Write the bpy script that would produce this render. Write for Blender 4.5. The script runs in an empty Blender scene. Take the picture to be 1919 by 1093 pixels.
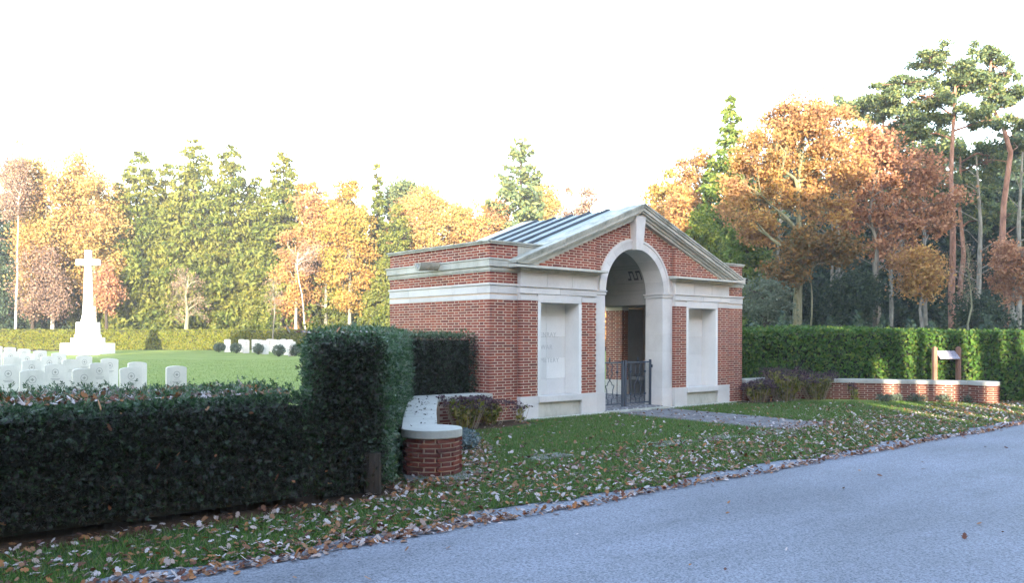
import bpy, bmesh, math, random
import numpy as np
from mathutils import Vector, Matrix
R = math.radians
rng = np.random.default_rng(7)
random.seed(7)
sc = bpy.context.scene
COL = sc.collection

# ------------------------------------------------------------------ camera
EYE = 1.52
cam = bpy.data.cameras.new('camera'); cam_o = bpy.data.objects.new('camera', cam); COL.objects.link(cam_o)
cam.sensor_fit = 'HORIZONTAL'; cam.sensor_width = 36.0
cam.lens = 1552 / 1919 * 36
cam.shift_y = 0.0432
cam.clip_end = 3000; cam.clip_start = 0.05
cam_o.matrix_world = Matrix.Translation((0, 0, EYE)) @ Matrix.Rotation(R(-40.27), 4, 'Z') @ Matrix.Rotation(R(90), 4, 'X') @ Matrix.Rotation(0.003, 4, 'Z')
sc.camera = cam_o

# ------------------------------------------------------------------ light
SUN_EL = 7.5
TO_SUN = Vector((-0.666 * math.cos(R(SUN_EL)), -0.746 * math.cos(R(SUN_EL)), math.sin(R(SUN_EL))))
w = bpy.data.worlds.new('World'); sc.world = w; w.use_nodes = True
nt = w.node_tree; bg = nt.nodes['Background']
sky = nt.nodes.new('ShaderNodeTexSky'); sky.sky_type = 'NISHITA'; sky.sun_disc = False
sky.sun_elevation = R(SUN_EL); sky.sun_rotation = math.atan2(-0.666, -0.746)
sky.air_density = 1.0; sky.dust_density = 0.35; sky.ozone_density = 1.2
wb = nt.nodes.new('ShaderNodeMix'); wb.data_type = 'RGBA'; wb.blend_type = 'MULTIPLY'; wb.inputs[0].default_value = 1; wb.inputs[7].default_value = (1.18, 1.0, .97, 1)
nt.links.new(sky.outputs[0], wb.inputs[6]); nt.links.new(wb.outputs[2], bg.inputs[0]); bg.inputs[1].default_value = 0.15
sl = bpy.data.lights.new('sun', 'SUN'); sl.energy = 2.1; sl.angle = R(0.5); sl.color = (1.0, 0.86, 0.66)
so = bpy.data.objects.new('sun', sl); COL.objects.link(so)
so.rotation_euler = TO_SUN.to_track_quat('Z', 'Y').to_euler()
vs = sc.view_settings
vs.view_transform = 'Standard'; vs.look = 'None'; vs.gamma = 1; vs.exposure = 3.85
try: vs.use_curve_mapping = False
except Exception: pass
sc.cycles.max_bounces = 6; sc.cycles.diffuse_bounces = 3; sc.cycles.glossy_bounces = 2
sc.cycles.transmission_bounces = 2; sc.cycles.transparent_max_bounces = 4

# ------------------------------------------------------------------ materials
def mat(name, rough=0.8, spec=0.2):
    m = bpy.data.materials.new(name); m.use_nodes = True
    b = m.node_tree.nodes['Principled BSDF']
    b.inputs['Roughness'].default_value = rough
    b.inputs['Specular IOR Level'].default_value = spec
    return m, m.node_tree, b
def node(t, kind, **kw):
    n = t.nodes.new(kind)
    for k, v in kw.items(): setattr(n, k, v)
    return n
def ramp(t, fac, stops, interp='LINEAR'):
    r = node(t, 'ShaderNodeValToRGB'); r.color_ramp.interpolation = interp
    e = r.color_ramp.elements
    while len(e) < len(stops): e.new(0.5)
    for i, (p, c) in enumerate(stops):
        e[i].position = p; e[i].color = (c[0], c[1], c[2], 1)
    t.links.new(fac, r.inputs[0]); return r.outputs[0]
def noise(t, scale, detail=4, rough=0.6, coord='Object', vec=None, dist=0.0):
    tc = node(t, 'ShaderNodeTexCoord'); n = node(t, 'ShaderNodeTexNoise')
    n.inputs['Scale'].default_value = scale; n.inputs['Detail'].default_value = detail
    n.inputs['Roughness'].default_value = rough; n.inputs['Distortion'].default_value = dist
    src = tc.outputs[coord]
    if vec:
        mp = node(t, 'ShaderNodeMapping'); mp.inputs['Scale'].default_value = vec
        t.links.new(src, mp.inputs[0]); src = mp.outputs[0]
    t.links.new(src, n.inputs['Vector']); return n.outputs['Fac']
def geo_pos_noise(t, scale, detail=4, rough=0.6, vec=(1, 1, 1)):
    g = node(t, 'ShaderNodeNewGeometry'); n = node(t, 'ShaderNodeTexNoise')
    mp = node(t, 'ShaderNodeMapping'); mp.inputs['Scale'].default_value = vec
    t.links.new(g.outputs['Position'], mp.inputs[0]); t.links.new(mp.outputs[0], n.inputs['Vector'])
    n.inputs['Scale'].default_value = scale; n.inputs['Detail'].default_value = detail; n.inputs['Roughness'].default_value = rough
    return n.outputs['Fac']
def mix(t, fac, a, b, mode='MIX'):
    m = node(t, 'ShaderNodeMix', data_type='RGBA', blend_type=mode)
    for s, v in ((m.inputs[0], fac), (m.inputs[6], a), (m.inputs[7], b)):
        if hasattr(v, 'is_output'): t.links.new(v, s)
        elif isinstance(v, (int, float)): s.default_value = v
        else: s.default_value = (v[0], v[1], v[2], 1)
    return m.outputs[2]
def bump(t, b, h, strength=0.3, dist=0.01):
    n = node(t, 'ShaderNodeBump'); n.inputs['Strength'].default_value = strength; n.inputs['Distance'].default_value = dist
    t.links.new(h, n.inputs['Height']); t.links.new(n.outputs[0], b.inputs['Normal'])
def rnd(t):  # per island + per object randomness
    g = node(t, 'ShaderNodeNewGeometry'); o = node(t, 'ShaderNodeObjectInfo')
    a = node(t, 'ShaderNodeMath', operation='ADD'); f = node(t, 'ShaderNodeMath', operation='FRACT')
    t.links.new(g.outputs['Random Per Island'], a.inputs[0]); t.links.new(o.outputs['Random'], a.inputs[1])
    t.links.new(a.outputs[0], f.inputs[0]); return f.outputs[0]

def leafmat(name, cols, trans=0.35, rough=0.6, spec=0.15, big=None, bigscale=0.5):
    """cols: colours picked leaf by leaf; big: second palette mixed in by a coarse noise (clumps)"""
    m, t, b = mat(name, rough, spec)
    n = len(cols); c = ramp(t, rnd(t), [(i / n, k) for i, k in enumerate(cols)], 'CONSTANT')
    if big:
        nb = len(big); c2 = ramp(t, rnd(t), [(i / nb, k) for i, k in enumerate(big)], 'CONSTANT')
        f = ramp(t, geo_pos_noise(t, bigscale, 2), [(0.42, (0, 0, 0)), (0.58, (1, 1, 1))])
        c = mix(t, f, c, c2)
    t.links.new(c, b.inputs['Base Color'])
    tr = node(t, 'ShaderNodeBsdfTranslucent'); t.links.new(c, tr.inputs[0])
    mx = node(t, 'ShaderNodeMixShader'); mx.inputs[0].default_value = trans
    t.links.new(b.outputs[0], mx.inputs[1]); t.links.new(tr.outputs[0], mx.inputs[2])
    t.links.new(mx.outputs[0], t.nodes['Material Output'].inputs[0]); return m

def mk_brick(name='brick_clay', k=.86):
    m, t, b = mat(name, 0.85, 0.15)
    c = ramp(t, rnd(t), [(0, (.26, .056, .036)), (.15, (.16, .038, .030)), (.35, (.32, .074, .042)), (.5, (.22, .048, .034)), (.65, (.36, .094, .052)), (.8, (.11, .032, .028)), (.88, (.27, .078, .05)), (.95, (.19, .07, .06))], 'CONSTANT')
    n = geo_pos_noise(t, 60, 4)
    c = mix(t, ramp(t, n, [(.35, (0, 0, 0)), (.75, (1, 1, 1))]), c, (.26, .08, .06))
    f = ramp(t, geo_pos_noise(t, 1.3, 4), [(.55, (0, 0, 0)), (.8, (.2, .2, .2))])
    c = mix(t, f, c, (.32, .22, .21))
    c = mix(t, 1.0, c, (k, k, k), 'MULTIPLY')
    t.links.new(c, b.inputs['Base Color']); bump(t, b, n, .5, .004); return m
def mk_mortar(name='lime_mortar', k=1.0):
    m, t, b = mat(name, 0.95, 0.1)
    c = ramp(t, geo_pos_noise(t, 6, 6), [(.3, (.46 * k, .35 * k, .26 * k)), (.7, (.56 * k, .44 * k, .34 * k))])
    t.links.new(c, b.inputs['Base Color']); bump(t, b, geo_pos_noise(t, 150, 3), .4, .003); return m
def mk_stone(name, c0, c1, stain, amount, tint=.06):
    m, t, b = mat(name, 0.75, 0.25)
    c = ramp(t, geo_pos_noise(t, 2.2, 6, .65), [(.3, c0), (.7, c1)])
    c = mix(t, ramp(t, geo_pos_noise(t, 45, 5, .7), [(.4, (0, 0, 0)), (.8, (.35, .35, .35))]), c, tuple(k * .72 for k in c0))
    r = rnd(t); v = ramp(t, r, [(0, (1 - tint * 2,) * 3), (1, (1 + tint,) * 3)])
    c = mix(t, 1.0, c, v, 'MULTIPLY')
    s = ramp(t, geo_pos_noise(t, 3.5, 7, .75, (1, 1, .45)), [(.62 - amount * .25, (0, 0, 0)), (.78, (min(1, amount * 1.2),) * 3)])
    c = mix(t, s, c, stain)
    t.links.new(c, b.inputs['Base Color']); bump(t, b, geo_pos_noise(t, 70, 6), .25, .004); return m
BRICK = mk_brick(); MORTAR = mk_mortar(); BRICK_O = mk_brick('old_shaded_brick_clay', .5); MORTAR_O = mk_mortar('dirty_shaded_mortar', .62)  # low walls: old dirty brick and mortar, their shade also put into the tone
STONE = mk_stone('portland_stone', (.51, .49, .465), (.60, .58, .555), (.28, .28, .23), .25)
STONE_W = mk_stone('weathered_stone', (.42, .415, .36), (.53, .52, .46), (.18, .185, .13), .6)
STONE_A = mk_stone('algae_stone', (.34, .345, .29), (.46, .455, .40), (.07, .08, .05), .8)
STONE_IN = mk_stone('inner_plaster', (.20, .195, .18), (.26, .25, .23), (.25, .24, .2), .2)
HEAD = mk_stone('headstone_stone', (0.581, 0.547, 0.492), (0.698, 0.661, 0.591), (0.302, 0.331, 0.263), .35)
CROSS = mk_stone('cross_stone', (.74, .73, .69), (.82, .80, .76), (.5, .5, .45), .1)
NICHE = mk_stone('brightened_panel_stone', (.66, .65, .62), (.74, .73, .70), (.4, .4, .36), .15)  # paler than the other stone: brighter light in the niche put into the colour
COPE = mk_stone('coping_stone', (.33, .33, .30), (.42, .42, .38), (.2, .2, .15), .5)

def mk_roof():
    m, t, b = mat('lead_sheet', 0.55, 0.35)
    c = ramp(t, geo_pos_noise(t, 1.8, 5), [(.3, (.19, .22, .215)), (.7, (.27, .31, .30))])
    s = ramp(t, geo_pos_noise(t, 7, 6, .7), [(.55, (0, 0, 0)), (.8, (.6, .6, .6))])
    c = mix(t, s, c, (.2, .21, .23)); t.links.new(c, b.inputs['Base Color'])
    b.inputs['Metallic'].default_value = .1; bump(t, b, geo_pos_noise(t, 12, 3), .2, .01); return m
LEAD = mk_roof()
def mk_dark(name, c, rough=.5, metal=0.0):
    m, t, b = mat(name, rough, .4); b.inputs['Base Color'].default_value = (*c, 1); b.inputs['Metallic'].default_value = metal
    return m
ROLL = mk_dark('lead_roll_dark_reflection', (.05, .06, .07), .7)  # dark reflection of the trees opposite is put into the roll colour
IRON = mk_dark('painted_iron', (.035, .05, .075), .45)
DARK = mk_dark('dark_paint', (.03, .03, .035), .8)
def mk_road():
    m, t, b = mat('frosted_asphalt', 0.8, 0.3)
    g = geo_pos_noise(t, 60, 4, .75)
    c = ramp(t, g, [(.36, (.05, .058, .07)), (.46, (.14, .15, .175)), (.62, (.225, .24, .275))])
    big = ramp(t, geo_pos_noise(t, .35, 5, .6, (1, 2.2, 1)), [(.35, (.78, .78, .78)), (.68, (1.12, 1.12, 1.15))])
    c = mix(t, 1.0, c, big, 'MULTIPLY')
    tr_ = ramp(t, geo_pos_noise(t, .9, 4, .6, (.12, 1, 1)), [(.35, (.84, .84, .85)), (.62, (1.06, 1.06, 1.06))])
    c = mix(t, 1.0, c, tr_, 'MULTIPLY')
    st = ramp(t, geo_pos_noise(t, 1.7, 6, .7), [(.60, (0, 0, 0)), (.70, (.45, .45, .45))]); c = mix(t, st, c, (.09, .095, .11))
    v = node(t, 'ShaderNodeTexVoronoi'); v.inputs['Scale'].default_value = 55
    gg = node(t, 'ShaderNodeNewGeometry'); t.links.new(gg.outputs['Position'], v.inputs['Vector'])
    c = mix(t, ramp(t, v.outputs['Distance'], [(.0, (.5, .5, .5)), (.28, (0, 0, 0))]), c, (.34, .355, .405))
    t.links.new(c, b.inputs['Base Color']); bump(t, b, v.outputs['Distance'], .6, .006); return m
ROAD = mk_road()
def mk_ground(name, cols, scale=3, fine=120, bst=.5, bd=.01):
    m, t, b = mat(name, .95, .1)
    c = ramp(t, geo_pos_noise(t, scale, 6, .7), cols)
    c = mix(t, ramp(t, geo_pos_noise(t, fine, 3, .7), [(.4, (0, 0, 0)), (.7, (.5, .5, .5))]), c, tuple(k * .45 for k in cols[0][1]))
    t.links.new(c, b.inputs['Base Color']); bump(t, b, geo_pos_noise(t, fine, 3), bst, bd); return m
SOIL = mk_ground('leafy_soil', [(.3, (.035, .022, .014)), (.55, (.07, .04, .022)), (.75, (.12, .065, .03))])
TURF = mk_ground('turf_soil', [(.3, (.03, .05, .018)), (.6, (.045, .075, .022)), (.8, (.06, .06, .03))])
LAWN = mk_ground('mown_lawn', [(.3, (.15, .19, .05)), (.5, (.20, .25, .065)), (.72, (.26, .28, .09))], .8, 160, .3, .01)
PATHM = mk_ground('gravel', [(.3, (.10, .095, .095)), (.5, (.19, .185, .19)), (.7, (.30, .30, .32))], 4, 70, .9, .02)
SLABM = mk_ground('slab_stone', [(.3, (.10, .10, .085)), (.6, (.22, .22, .21))], 6, 90, .4, .004)
def mk_bark(name, cols, scale=9, vec=(1, 1, .25)):
    m, t, b = mat(name, .9, .1)
    n = noise(t, scale, 5, .65, 'Object', vec); c = ramp(t, n, cols)
    t.links.new(c, b.inputs['Base Color']); bump(t, b, n, .7, .03); return m
BARK = mk_bark('grey_bark', [(.3, (.09, .085, .07)), (.5, (.19, .18, .15)), (.7, (.28, .27, .23))])
BARK_G = mk_bark('mossy_bark', [(.3, (.08, .085, .045)), (.5, (.17, .17, .10)), (.7, (.24, .23, .16))])
BARK_P = mk_bark('pine_bark', [(.3, (.09, .05, .04)), (.5, (.24, .13, .09)), (.7, (.33, .20, .15))])
BARK_D = mk_bark('dark_bark', [(.3, (.02, .018, .014)), (.6, (.05, .04, .032)), (.8, (.08, .065, .05))])
BIRCH = mk_bark('birch_bark', [(.34, (.09, .07, .06)), (.46, (.34, .31, .27)), (.7, (.48, .45, .40))], 6, (.4, .4, 2))
WOOD = mk_bark('brown_post_wood', [(.3, (.16, .085, .06)), (.5, (.23, .125, .085)), (.7, (.29, .165, .115))], 14, (1, 1, .12))

NEEDLE = leafmat('spruce_needles', [(0.065, 0.094, 0.018), (0.084, 0.115, 0.021), (0.107, 0.131, 0.025), (0.05, 0.074, 0.018), (0.137, 0.152, 0.033)], .3, big=[(0.145, 0.156, 0.029), (0.175, 0.172, 0.037), (0.099, 0.123, 0.025)], bigscale=.35)
NEEDLE_D = leafmat('dark_conifer_needles', [(.028, .05, .03), (.02, .04, .026), (.04, .065, .034), (.05, .075, .035)], .2)
PINE_N = leafmat('pine_needles', [(.08, .12, .06), (.10, .15, .065), (.07, .10, .06), (.14, .18, .065), (.19, .21, .075)], .3)
GOLD = leafmat('golden_leaves', [(0.396, 0.297, 0.09), (0.342, 0.243, 0.081), (0.45, 0.342, 0.108), (0.306, 0.189, 0.068), (0.396, 0.306, 0.117)], .4, big=[(0.324, 0.18, 0.072), (0.36, 0.216, 0.09), (0.378, 0.261, 0.09)], bigscale=.3)
YELLOW = leafmat('yellow_green_leaves', [(.26, .24, .045), (.34, .28, .055), (.19, .20, .04), (.38, .27, .07), (.30, .22, .05)], .4, big=[(.36, .20, .06), (.40, .26, .07)], bigscale=.4)
ORANGE = leafmat('orange_oak_leaves', [(0.441, 0.254, 0.079), (0.378, 0.199, 0.063), (0.493, 0.314, 0.095), (0.304, 0.157, 0.063), (0.41, 0.266, 0.095)], .4, big=[(0.273, 0.145, 0.079), (0.315, 0.175, 0.084), (0.378, 0.217, 0.084)], bigscale=.45)
RUSSET = leafmat('russet_oak_leaves', [(0.38, 0.19, 0.1), (0.32, 0.151, 0.085), (0.44, 0.246, 0.14), (0.26, 0.123, 0.075), (0.4, 0.213, 0.1)], .35)
BRONZE = leafmat('bronze_leaves', [(.19, .10, .03), (.15, .085, .03), (.23, .13, .04), (.13, .09, .035), (.10, .085, .035)], .35)
PINK = leafmat('pinkish_twig_leaves', [(.27, .18, .13), (.21, .14, .11), (.32, .21, .14), (.18, .13, .10)], .35)
GREYG = leafmat('grey_green_leaves', [(.10, .13, .09), (.13, .16, .11), (.08, .105, .07)], .3)
LIME = leafmat('lime_green_leaves', [(.16, .20, .03), (.12, .17, .03), (.21, .23, .04), (.09, .14, .03)], .4)
LIME2 = leafmat('light_spruce_needles', [(.10, .16, .03), (.08, .13, .03), (.13, .18, .035), (.16, .19, .04)], .35)
HEDGE_N = leafmat('thuja_sprays', [(.010, .022, .006), (.014, .034, .008), (.009, .015, .006), (.024, .058, .012), (.028, .016, .008), (.018, .011, .006)], .15, .5, .45)
HEDGE_R = leafmat('hedge_leaves', [(.055, .125, .02), (.04, .09, .018), (.07, .14, .024), (.11, .15, .028), (.035, .075, .018)], .3)
HEDGE_F = leafmat('far_hedge_leaves', [(0.115, 0.137, 0.018), (0.094, 0.119, 0.018), (0.137, 0.144, 0.022), (0.158, 0.151, 0.025)], .3)
HEDGE_G = leafmat('green_frosted_sprays', [(.03, .08, .026), (.042, .105, .03), (.02, .055, .02), (.07, .14, .04), (.035, .085, .035), (.13, .16, .11)], .2, .45, .5)
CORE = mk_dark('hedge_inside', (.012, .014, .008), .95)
GRASS = leafmat('grass_blades', [(.06, .145, .02), (.085, .18, .027), (.055, .11, .02), (.115, .19, .032), (.18, .18, .07)], .3, .5, .3)
LITTER = leafmat('fallen_leaves', [(.42, .37, .36), (.34, .27, .24), (.22, .09, .03), (.44, .38, .37), (.13, .045, .025), (.29, .12, .04), (.30, .22, .18), (.09, .035, .025), (.24, .12, .06), (.17, .07, .035)], .15, .7, .3)
PURPLE = leafmat('dry_flower_heads', [(.06, .03, .045), (.09, .045, .06), (.045, .03, .035), (.07, .05, .05)], .1)
STEML = leafmat('yellowing_leaves', [(.17, .19, .03), (.25, .23, .045), (.11, .13, .03), (.30, .26, .09)], .35)
STRAW = leafmat('dry_stems', [(.22, .17, .11), (.30, .25, .17), (.14, .10, .07)], .1)
BLUEP = leafmat('silvery_leaves', [(.13, .18, .19), (.17, .22, .22), (.10, .14, .14)], .2)

# ------------------------------------------------------------------ object helpers
def tag(o, label=None, cat=None, group=None, kind=None):
    if label: o['label'] = label
    if cat: o['category'] = cat
    if group: o['group'] = group
    if kind: o['kind'] = kind
    return o
def empty(name, loc=(0, 0, 0), rz=0, label=None, cat=None, group=None):
    o = bpy.data.objects.new(name, None); COL.objects.link(o); o.location = loc; o.rotation_euler = (0, 0, rz)
    o.empty_display_size = .2
    return tag(o, label, cat, group)
def link(name, me, m=None, parent=None, loc=None, smooth=False):
    if m is not None and not me.materials: me.materials.append(m)
    o = bpy.data.objects.new(name, me); COL.objects.link(o)
    if parent: o.parent = parent
    if loc is not None: o.location = loc
    if smooth: me.polygons.foreach_set('use_smooth', [True] * len(me.polygons))
    return o
def mesh_np(name, V, F):
    V = np.asarray(V, np.float32); F = np.asarray(F, np.int32); k = F.shape[1]
    me = bpy.data.meshes.new(name)
    me.vertices.add(len(V)); me.vertices.foreach_set('co', V.ravel())
    me.loops.add(F.size); me.loops.foreach_set('vertex_index', F.ravel())
    me.polygons.add(len(F)); me.polygons.foreach_set('loop_start', np.arange(0, F.size, k, dtype=np.int32))
    me.polygons.foreach_set('loop_total', np.full(len(F), k, np.int32))
    me.update(calc_edges=True); return me
class MB:
    def __init__(s): s.v = []; s.f = []
    def add(s, vs_, fs):
        n = len(s.v); s.v += [tuple(map(float, p)) for p in vs_]; s.f += [tuple(i + n for i in f) for f in fs]; return s
    def box(s, x0, x1, y0, y1, z0, z1):
        return s.add([(x0, y0, z0), (x1, y0, z0), (x1, y1, z0), (x0, y1, z0), (x0, y0, z1), (x1, y0, z1), (x1, y1, z1), (x0, y1, z1)],
                     [(0, 3, 2, 1), (4, 5, 6, 7), (0, 1, 5, 4), (1, 2, 6, 5), (2, 3, 7, 6), (3, 0, 4, 7)])
    def prism(s, poly, z0, z1):  # poly in XY (ccw)
        n = len(poly)
        return s.add([(p[0], p[1], z0) for p in poly] + [(p[0], p[1], z1) for p in poly],
                     [tuple(range(n))[::-1], tuple(range(n, 2 * n))] + [(i, (i + 1) % n, (i + 1) % n + n, i + n) for i in range(n)])
    def slab(s, poly, y0, y1):   # poly in XZ, ccw seen from the front (-Y)
        n = len(poly)
        return s.add([(p[0], y0, p[1]) for p in poly] + [(p[0], y1, p[1]) for p in poly],
                     [tuple(range(n)), tuple(range(n, 2 * n))[::-1]] + [(i, i + n, (i + 1) % n + n, (i + 1) % n) for i in range(n)])
    def tube(s, pts, rad, k=6, cap=True):
        pts = [Vector(p) for p in pts]; n0 = len(s.v)
        if not hasattr(rad, '__len__'): rad = [rad] * len(pts)
        for i, p in enumerate(pts):
            d = (pts[min(i + 1, len(pts) - 1)] - pts[max(i - 1, 0)]).normalized()
            a = d.orthogonal().normalized() if abs(d.z) < .9 else (Vector((1, 0, 0)) - d * d.x).normalized()
            if abs(d.z) < .9: a = (Vector((0, 0, 1)) - d * d.z).normalized()
            b = d.cross(a)
            for j in range(k):
                t = 2 * math.pi * j / k; q = p + (a * math.cos(t) + b * math.sin(t)) * rad[i]; s.v.append(tuple(q))
        for i in range(len(pts) - 1):
            for j in range(k):
                a = n0 + i * k + j; b = n0 + i * k + (j + 1) % k
                s.f.append((a, b, b + k, a + k))
        if cap:
            s.f.append(tuple(range(n0, n0 + k))[::-1]); s.f.append(tuple(range(len(s.v) - k, len(s.v))))
        return s
    def build(s, name, m, parent=None, bevel=0, smooth=False, loc=None):
        me = bpy.data.meshes.new(name); me.from_pydata(s.v, [], s.f); me.update()
        o = link(name, me, m, parent, loc, smooth)
        if bevel:
            md = o.modifiers.new('bevel', 'BEVEL'); md.width = bevel; md.segments = 1; md.limit_method = 'ANGLE'; md.angle_limit = R(35)
        return o
def leaves_mesh(name, C, size, aspect=1.6, up=None, jitter=1.0, axis=None):
    """quads with random orientation. up: mean normal (n,3) blended; axis: mean long direction"""
    C = np.asarray(C, float); n = len(C)
    N = rng.normal(size=(n, 3))
    if up is not None: N = N * jitter + np.asarray(up)
    N /= np.linalg.norm(N, axis=1)[:, None] + 1e-9
    A = rng.normal(size=(n, 3))
    if axis is not None: A = A * .45 + np.asarray(axis)
    A -= N * (A * N).sum(1)[:, None]; A /= np.linalg.norm(A, axis=1)[:, None] + 1e-9
    B = np.cross(N, A)
    s = (size * (0.6 + 0.8 * rng.random(n)))[:, None]
    L = A * s * aspect * .5; W = B * s * .5
    V = np.stack([C - L, C + W, C + L, C - W], 1).reshape(-1, 3)
    F = np.arange(4 * n).reshape(-1, 4)
    return V, F

def at(px, d):   # a place seen at column px of the photograph, d metres ahead of the camera
    u = (px - 959.5) / 1552
    return (d * (0.7630 * u + 0.6464), d * (-0.6464 * u + 0.7630))

def lawn_z(x, y): return .10 + .008 * (x - 4) + .0065 * (y - 14)
def sstep(a, b, t): t = np.clip((t - a) / (b - a), 0, 1); return t * t * (3 - 2 * t)
def ground_z(x, y):
    x = np.asarray(x, float); y = np.asarray(y, float)
    dx = np.maximum(np.maximum(8.6 - x, x - 17.2), 0); dy = np.maximum(y - 15.0, 0)
    inside = np.where(y < 15.0, dx, np.hypot(dx, dy))
    s = sstep(0, 3.5, inside) * sstep(7.3, 14, y)
    return s * np.maximum(lawn_z(np.clip(x, -30, 40), np.clip(y, 0, 75)), 0)

# ------------------------------------------------------------------ setting
def grid_sheet(name, xs, ys, zoff, m, kind='structure'):
    X, Y = np.meshgrid(xs, ys); Z = ground_z(X, Y) + zoff
    nx, ny = len(xs), len(ys); V = np.stack([X, Y, Z], -1).reshape(-1, 3)
    i, j = np.meshgrid(np.arange(nx - 1), np.arange(ny - 1)); a = (j * nx + i).ravel()
    F = np.stack([a, a + 1, a + nx + 1, a + nx], 1)
    return tag(link(name, mesh_np(name, V, F), m, smooth=True), kind=kind)
gx = np.concatenate([np.array([-400, -150, -70]), np.arange(-40, 60, 1.0), np.array([70, 100, 200, 450])])
gy = np.concatenate([np.array([-400, -200, -80, -30, -12, -3, 4.0]), np.arange(5, 80, 1.0), np.array([90, 140, 300, 450])])
grid_sheet('ground', gx, gy, -.02, SOIL)
grid_sheet('cemetery_lawn', np.arange(-30, 40.1, .5), np.arange(7.6, 60.1, .5), -.008, LAWN)
# road: one long sheet, edge at y 5.42
rp = MB(); rp.add([(-120, -3.2, -.006), (160, -3.2, -.006), (160, 5.75, -.006), (-120, 5.75, -.006)], [(0, 1, 2, 3)])
tag(rp.build('road', ROAD), kind='structure')
# verge / front lawn sheet with an irregular edge, laid over the road's margin
def edge_y(x): return 5.55 + .07 * math.sin(x * 1.7) + .05 * math.sin(x * 4.3 + 1) + .03 * math.sin(x * 9.1) + (.0 if x > 5 else -.02 * (5 - x) * .6)
vv = []; xs = np.arange(-30, 70.01, .2)
for x in xs: vv.append((x, edge_y(x), -.001))
for x in xs: vv.append((x, 7.7 if x < 4.6 or x > 21.2 else 12.6, 0.0))
n = len(xs); vb = MB(); vb.add(vv, [(i, i + 1, i + 1 + n, i + n) for i in range(n - 1)])
tag(vb.build('verge', TURF), kind='structure')
# gravel path from the gate to the road
pp = MB(); 
L = [(12.05, 11.2), (12.03, 10.2), (12.06, 9.0), (12.0, 8.1), (12.03, 7.4)]; Rr = [(13.35, 7.25), (13.5, 7.6), (13.72, 8.6), (13.74, 10.0), (13.76, 11.2)]
pp.prism([(p[0], p[1]) for p in L + Rr], -.03, .004); tag(pp.build('gravel_path', PATHM), kind='structure')
# planting beds
for nm, poly in (('planting_bed', [(5.6, 7.7), (6.1, 7.75), (7.4, 9.5), (8.6, 10.5), (9.74, 10.85), (9.74, 11.3), (7.9, 11.3), (6.4, 9.3), (5.4, 7.8)]),
                 ('planting_bed', [(16.05, 11.3), (16.05, 10.9), (17.6, 10.7), (18.6, 10.0), (20.0, 8.1), (20.4, 7.6), (20.5, 7.8), (19.4, 9.3), (17.95, 11.3)])):
    b = MB(); b.prism(poly, -.03, .003); tag(b.build(nm, SOIL), kind='structure')

b = MB(); b.add([(-30, 6.62, .004), (4.3, 6.58, .004), (4.75, 7.2, .004), (4.6, 7.72, .004), (-30, 7.72, .004)], [(0, 1, 2, 3, 4)]); tag(b.build('hedge_bed', SOIL), kind='structure')
# ------------------------------------------------------------------ bricks
_brick_cache = {}
def brick_mesh(L, m=None):
    m = m or BRICK; k = round(L * 200); key_ = (k, m.name)
    if key_ not in _brick_cache:
        b = MB(); l = k / 400; h = .0186; c = .0020; d = .05
        # front at local y = 0, facing -Y, chamfered front edge
        V = [(-l + c, 0, -h + c), (l - c, 0, -h + c), (l - c, 0, h - c), (-l + c, 0, h - c), (-l, c, -h), (l, c, -h), (l, c, h), (-l, c, h), (-l, d, -h), (l, d, -h), (l, d, h), (-l, d, h)]
        F = [(0, 1, 2, 3), (0, 4, 5, 1), (1, 5, 6, 2), (2, 6, 7, 3), (3, 7, 4, 0), (4, 8, 9, 5), (5, 9, 10, 6), (6, 10, 11, 7), (7, 11, 8, 4)]
        me = bpy.data.meshes.new('brick'); me.from_pydata(V, [], F); me.materials.append(m); me.update()
        _brick_cache[key_] = (me, V, F)
    return _brick_cache[key_]
def course_bricks(out, fn, z0, courses, intervals, shift=0, proud=0):
    """fn(u) -> (x, y, tangent angle); bricks in Flemish bond"""
    for k in range(courses):
        z = z0 + k * .05
        for a, b in intervals(z, z + .05):
            off = shift + (.1875 if k % 2 else 0)
            u = math.floor((a - off) / .375) * .375 + off; i = 0
            while u < b:
                for w_ in (.25, .125):
                    s, e = max(u, a), min(u + w_, b)
                    if s > a + 1e-6: s += .009
                    if e < b - 1e-6: e -= .009
                    if e - s > .018:
                        x, y, an = fn((s + e) / 2)
                        jit = random.uniform(-.001, .001)
                        out.append((x - math.sin(-an) * 0 , y, z + .025, an, e - s, jit))
                    u += w_
def lay(parent, bricks, nsep, key=None, m=None):
    """the nsep best bricks as separate parts, the rest joined into one stuff part"""
    if key is None: key = lambda b: math.hypot(b[0], b[1])
    bricks = sorted(bricks, key=key)
    for (x, y, z, an, L_, j) in bricks[:nsep]:
        o = bpy.data.objects.new('brick', brick_mesh(L_, m)[0]); COL.objects.link(o); o.parent = parent
        o.location = (x + math.sin(an) * j, y - math.cos(an) * j, z); o.rotation_euler = (0, 0, an)
    rest = bricks[nsep:]
    if not rest: return
    VV = []; 
    for (x, y, z, an, L_, j) in rest:
        me, V, F = brick_mesh(L_); V = np.array(V); c, s = math.cos(an), math.sin(an)
        VV.append(np.stack([V[:, 0] * c - V[:, 1] * s + x + s * j, V[:, 0] * s + V[:, 1] * c + y - c * j, V[:, 2] + z], 1))
    F = np.array(F); FF = (F[None] + 12 * np.arange(len(rest))[:, None, None]).reshape(-1, 4)
    tag(link('brickwork', mesh_np('brickwork', np.concatenate(VV), FF), m or BRICK, parent), kind='stuff')

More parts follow.
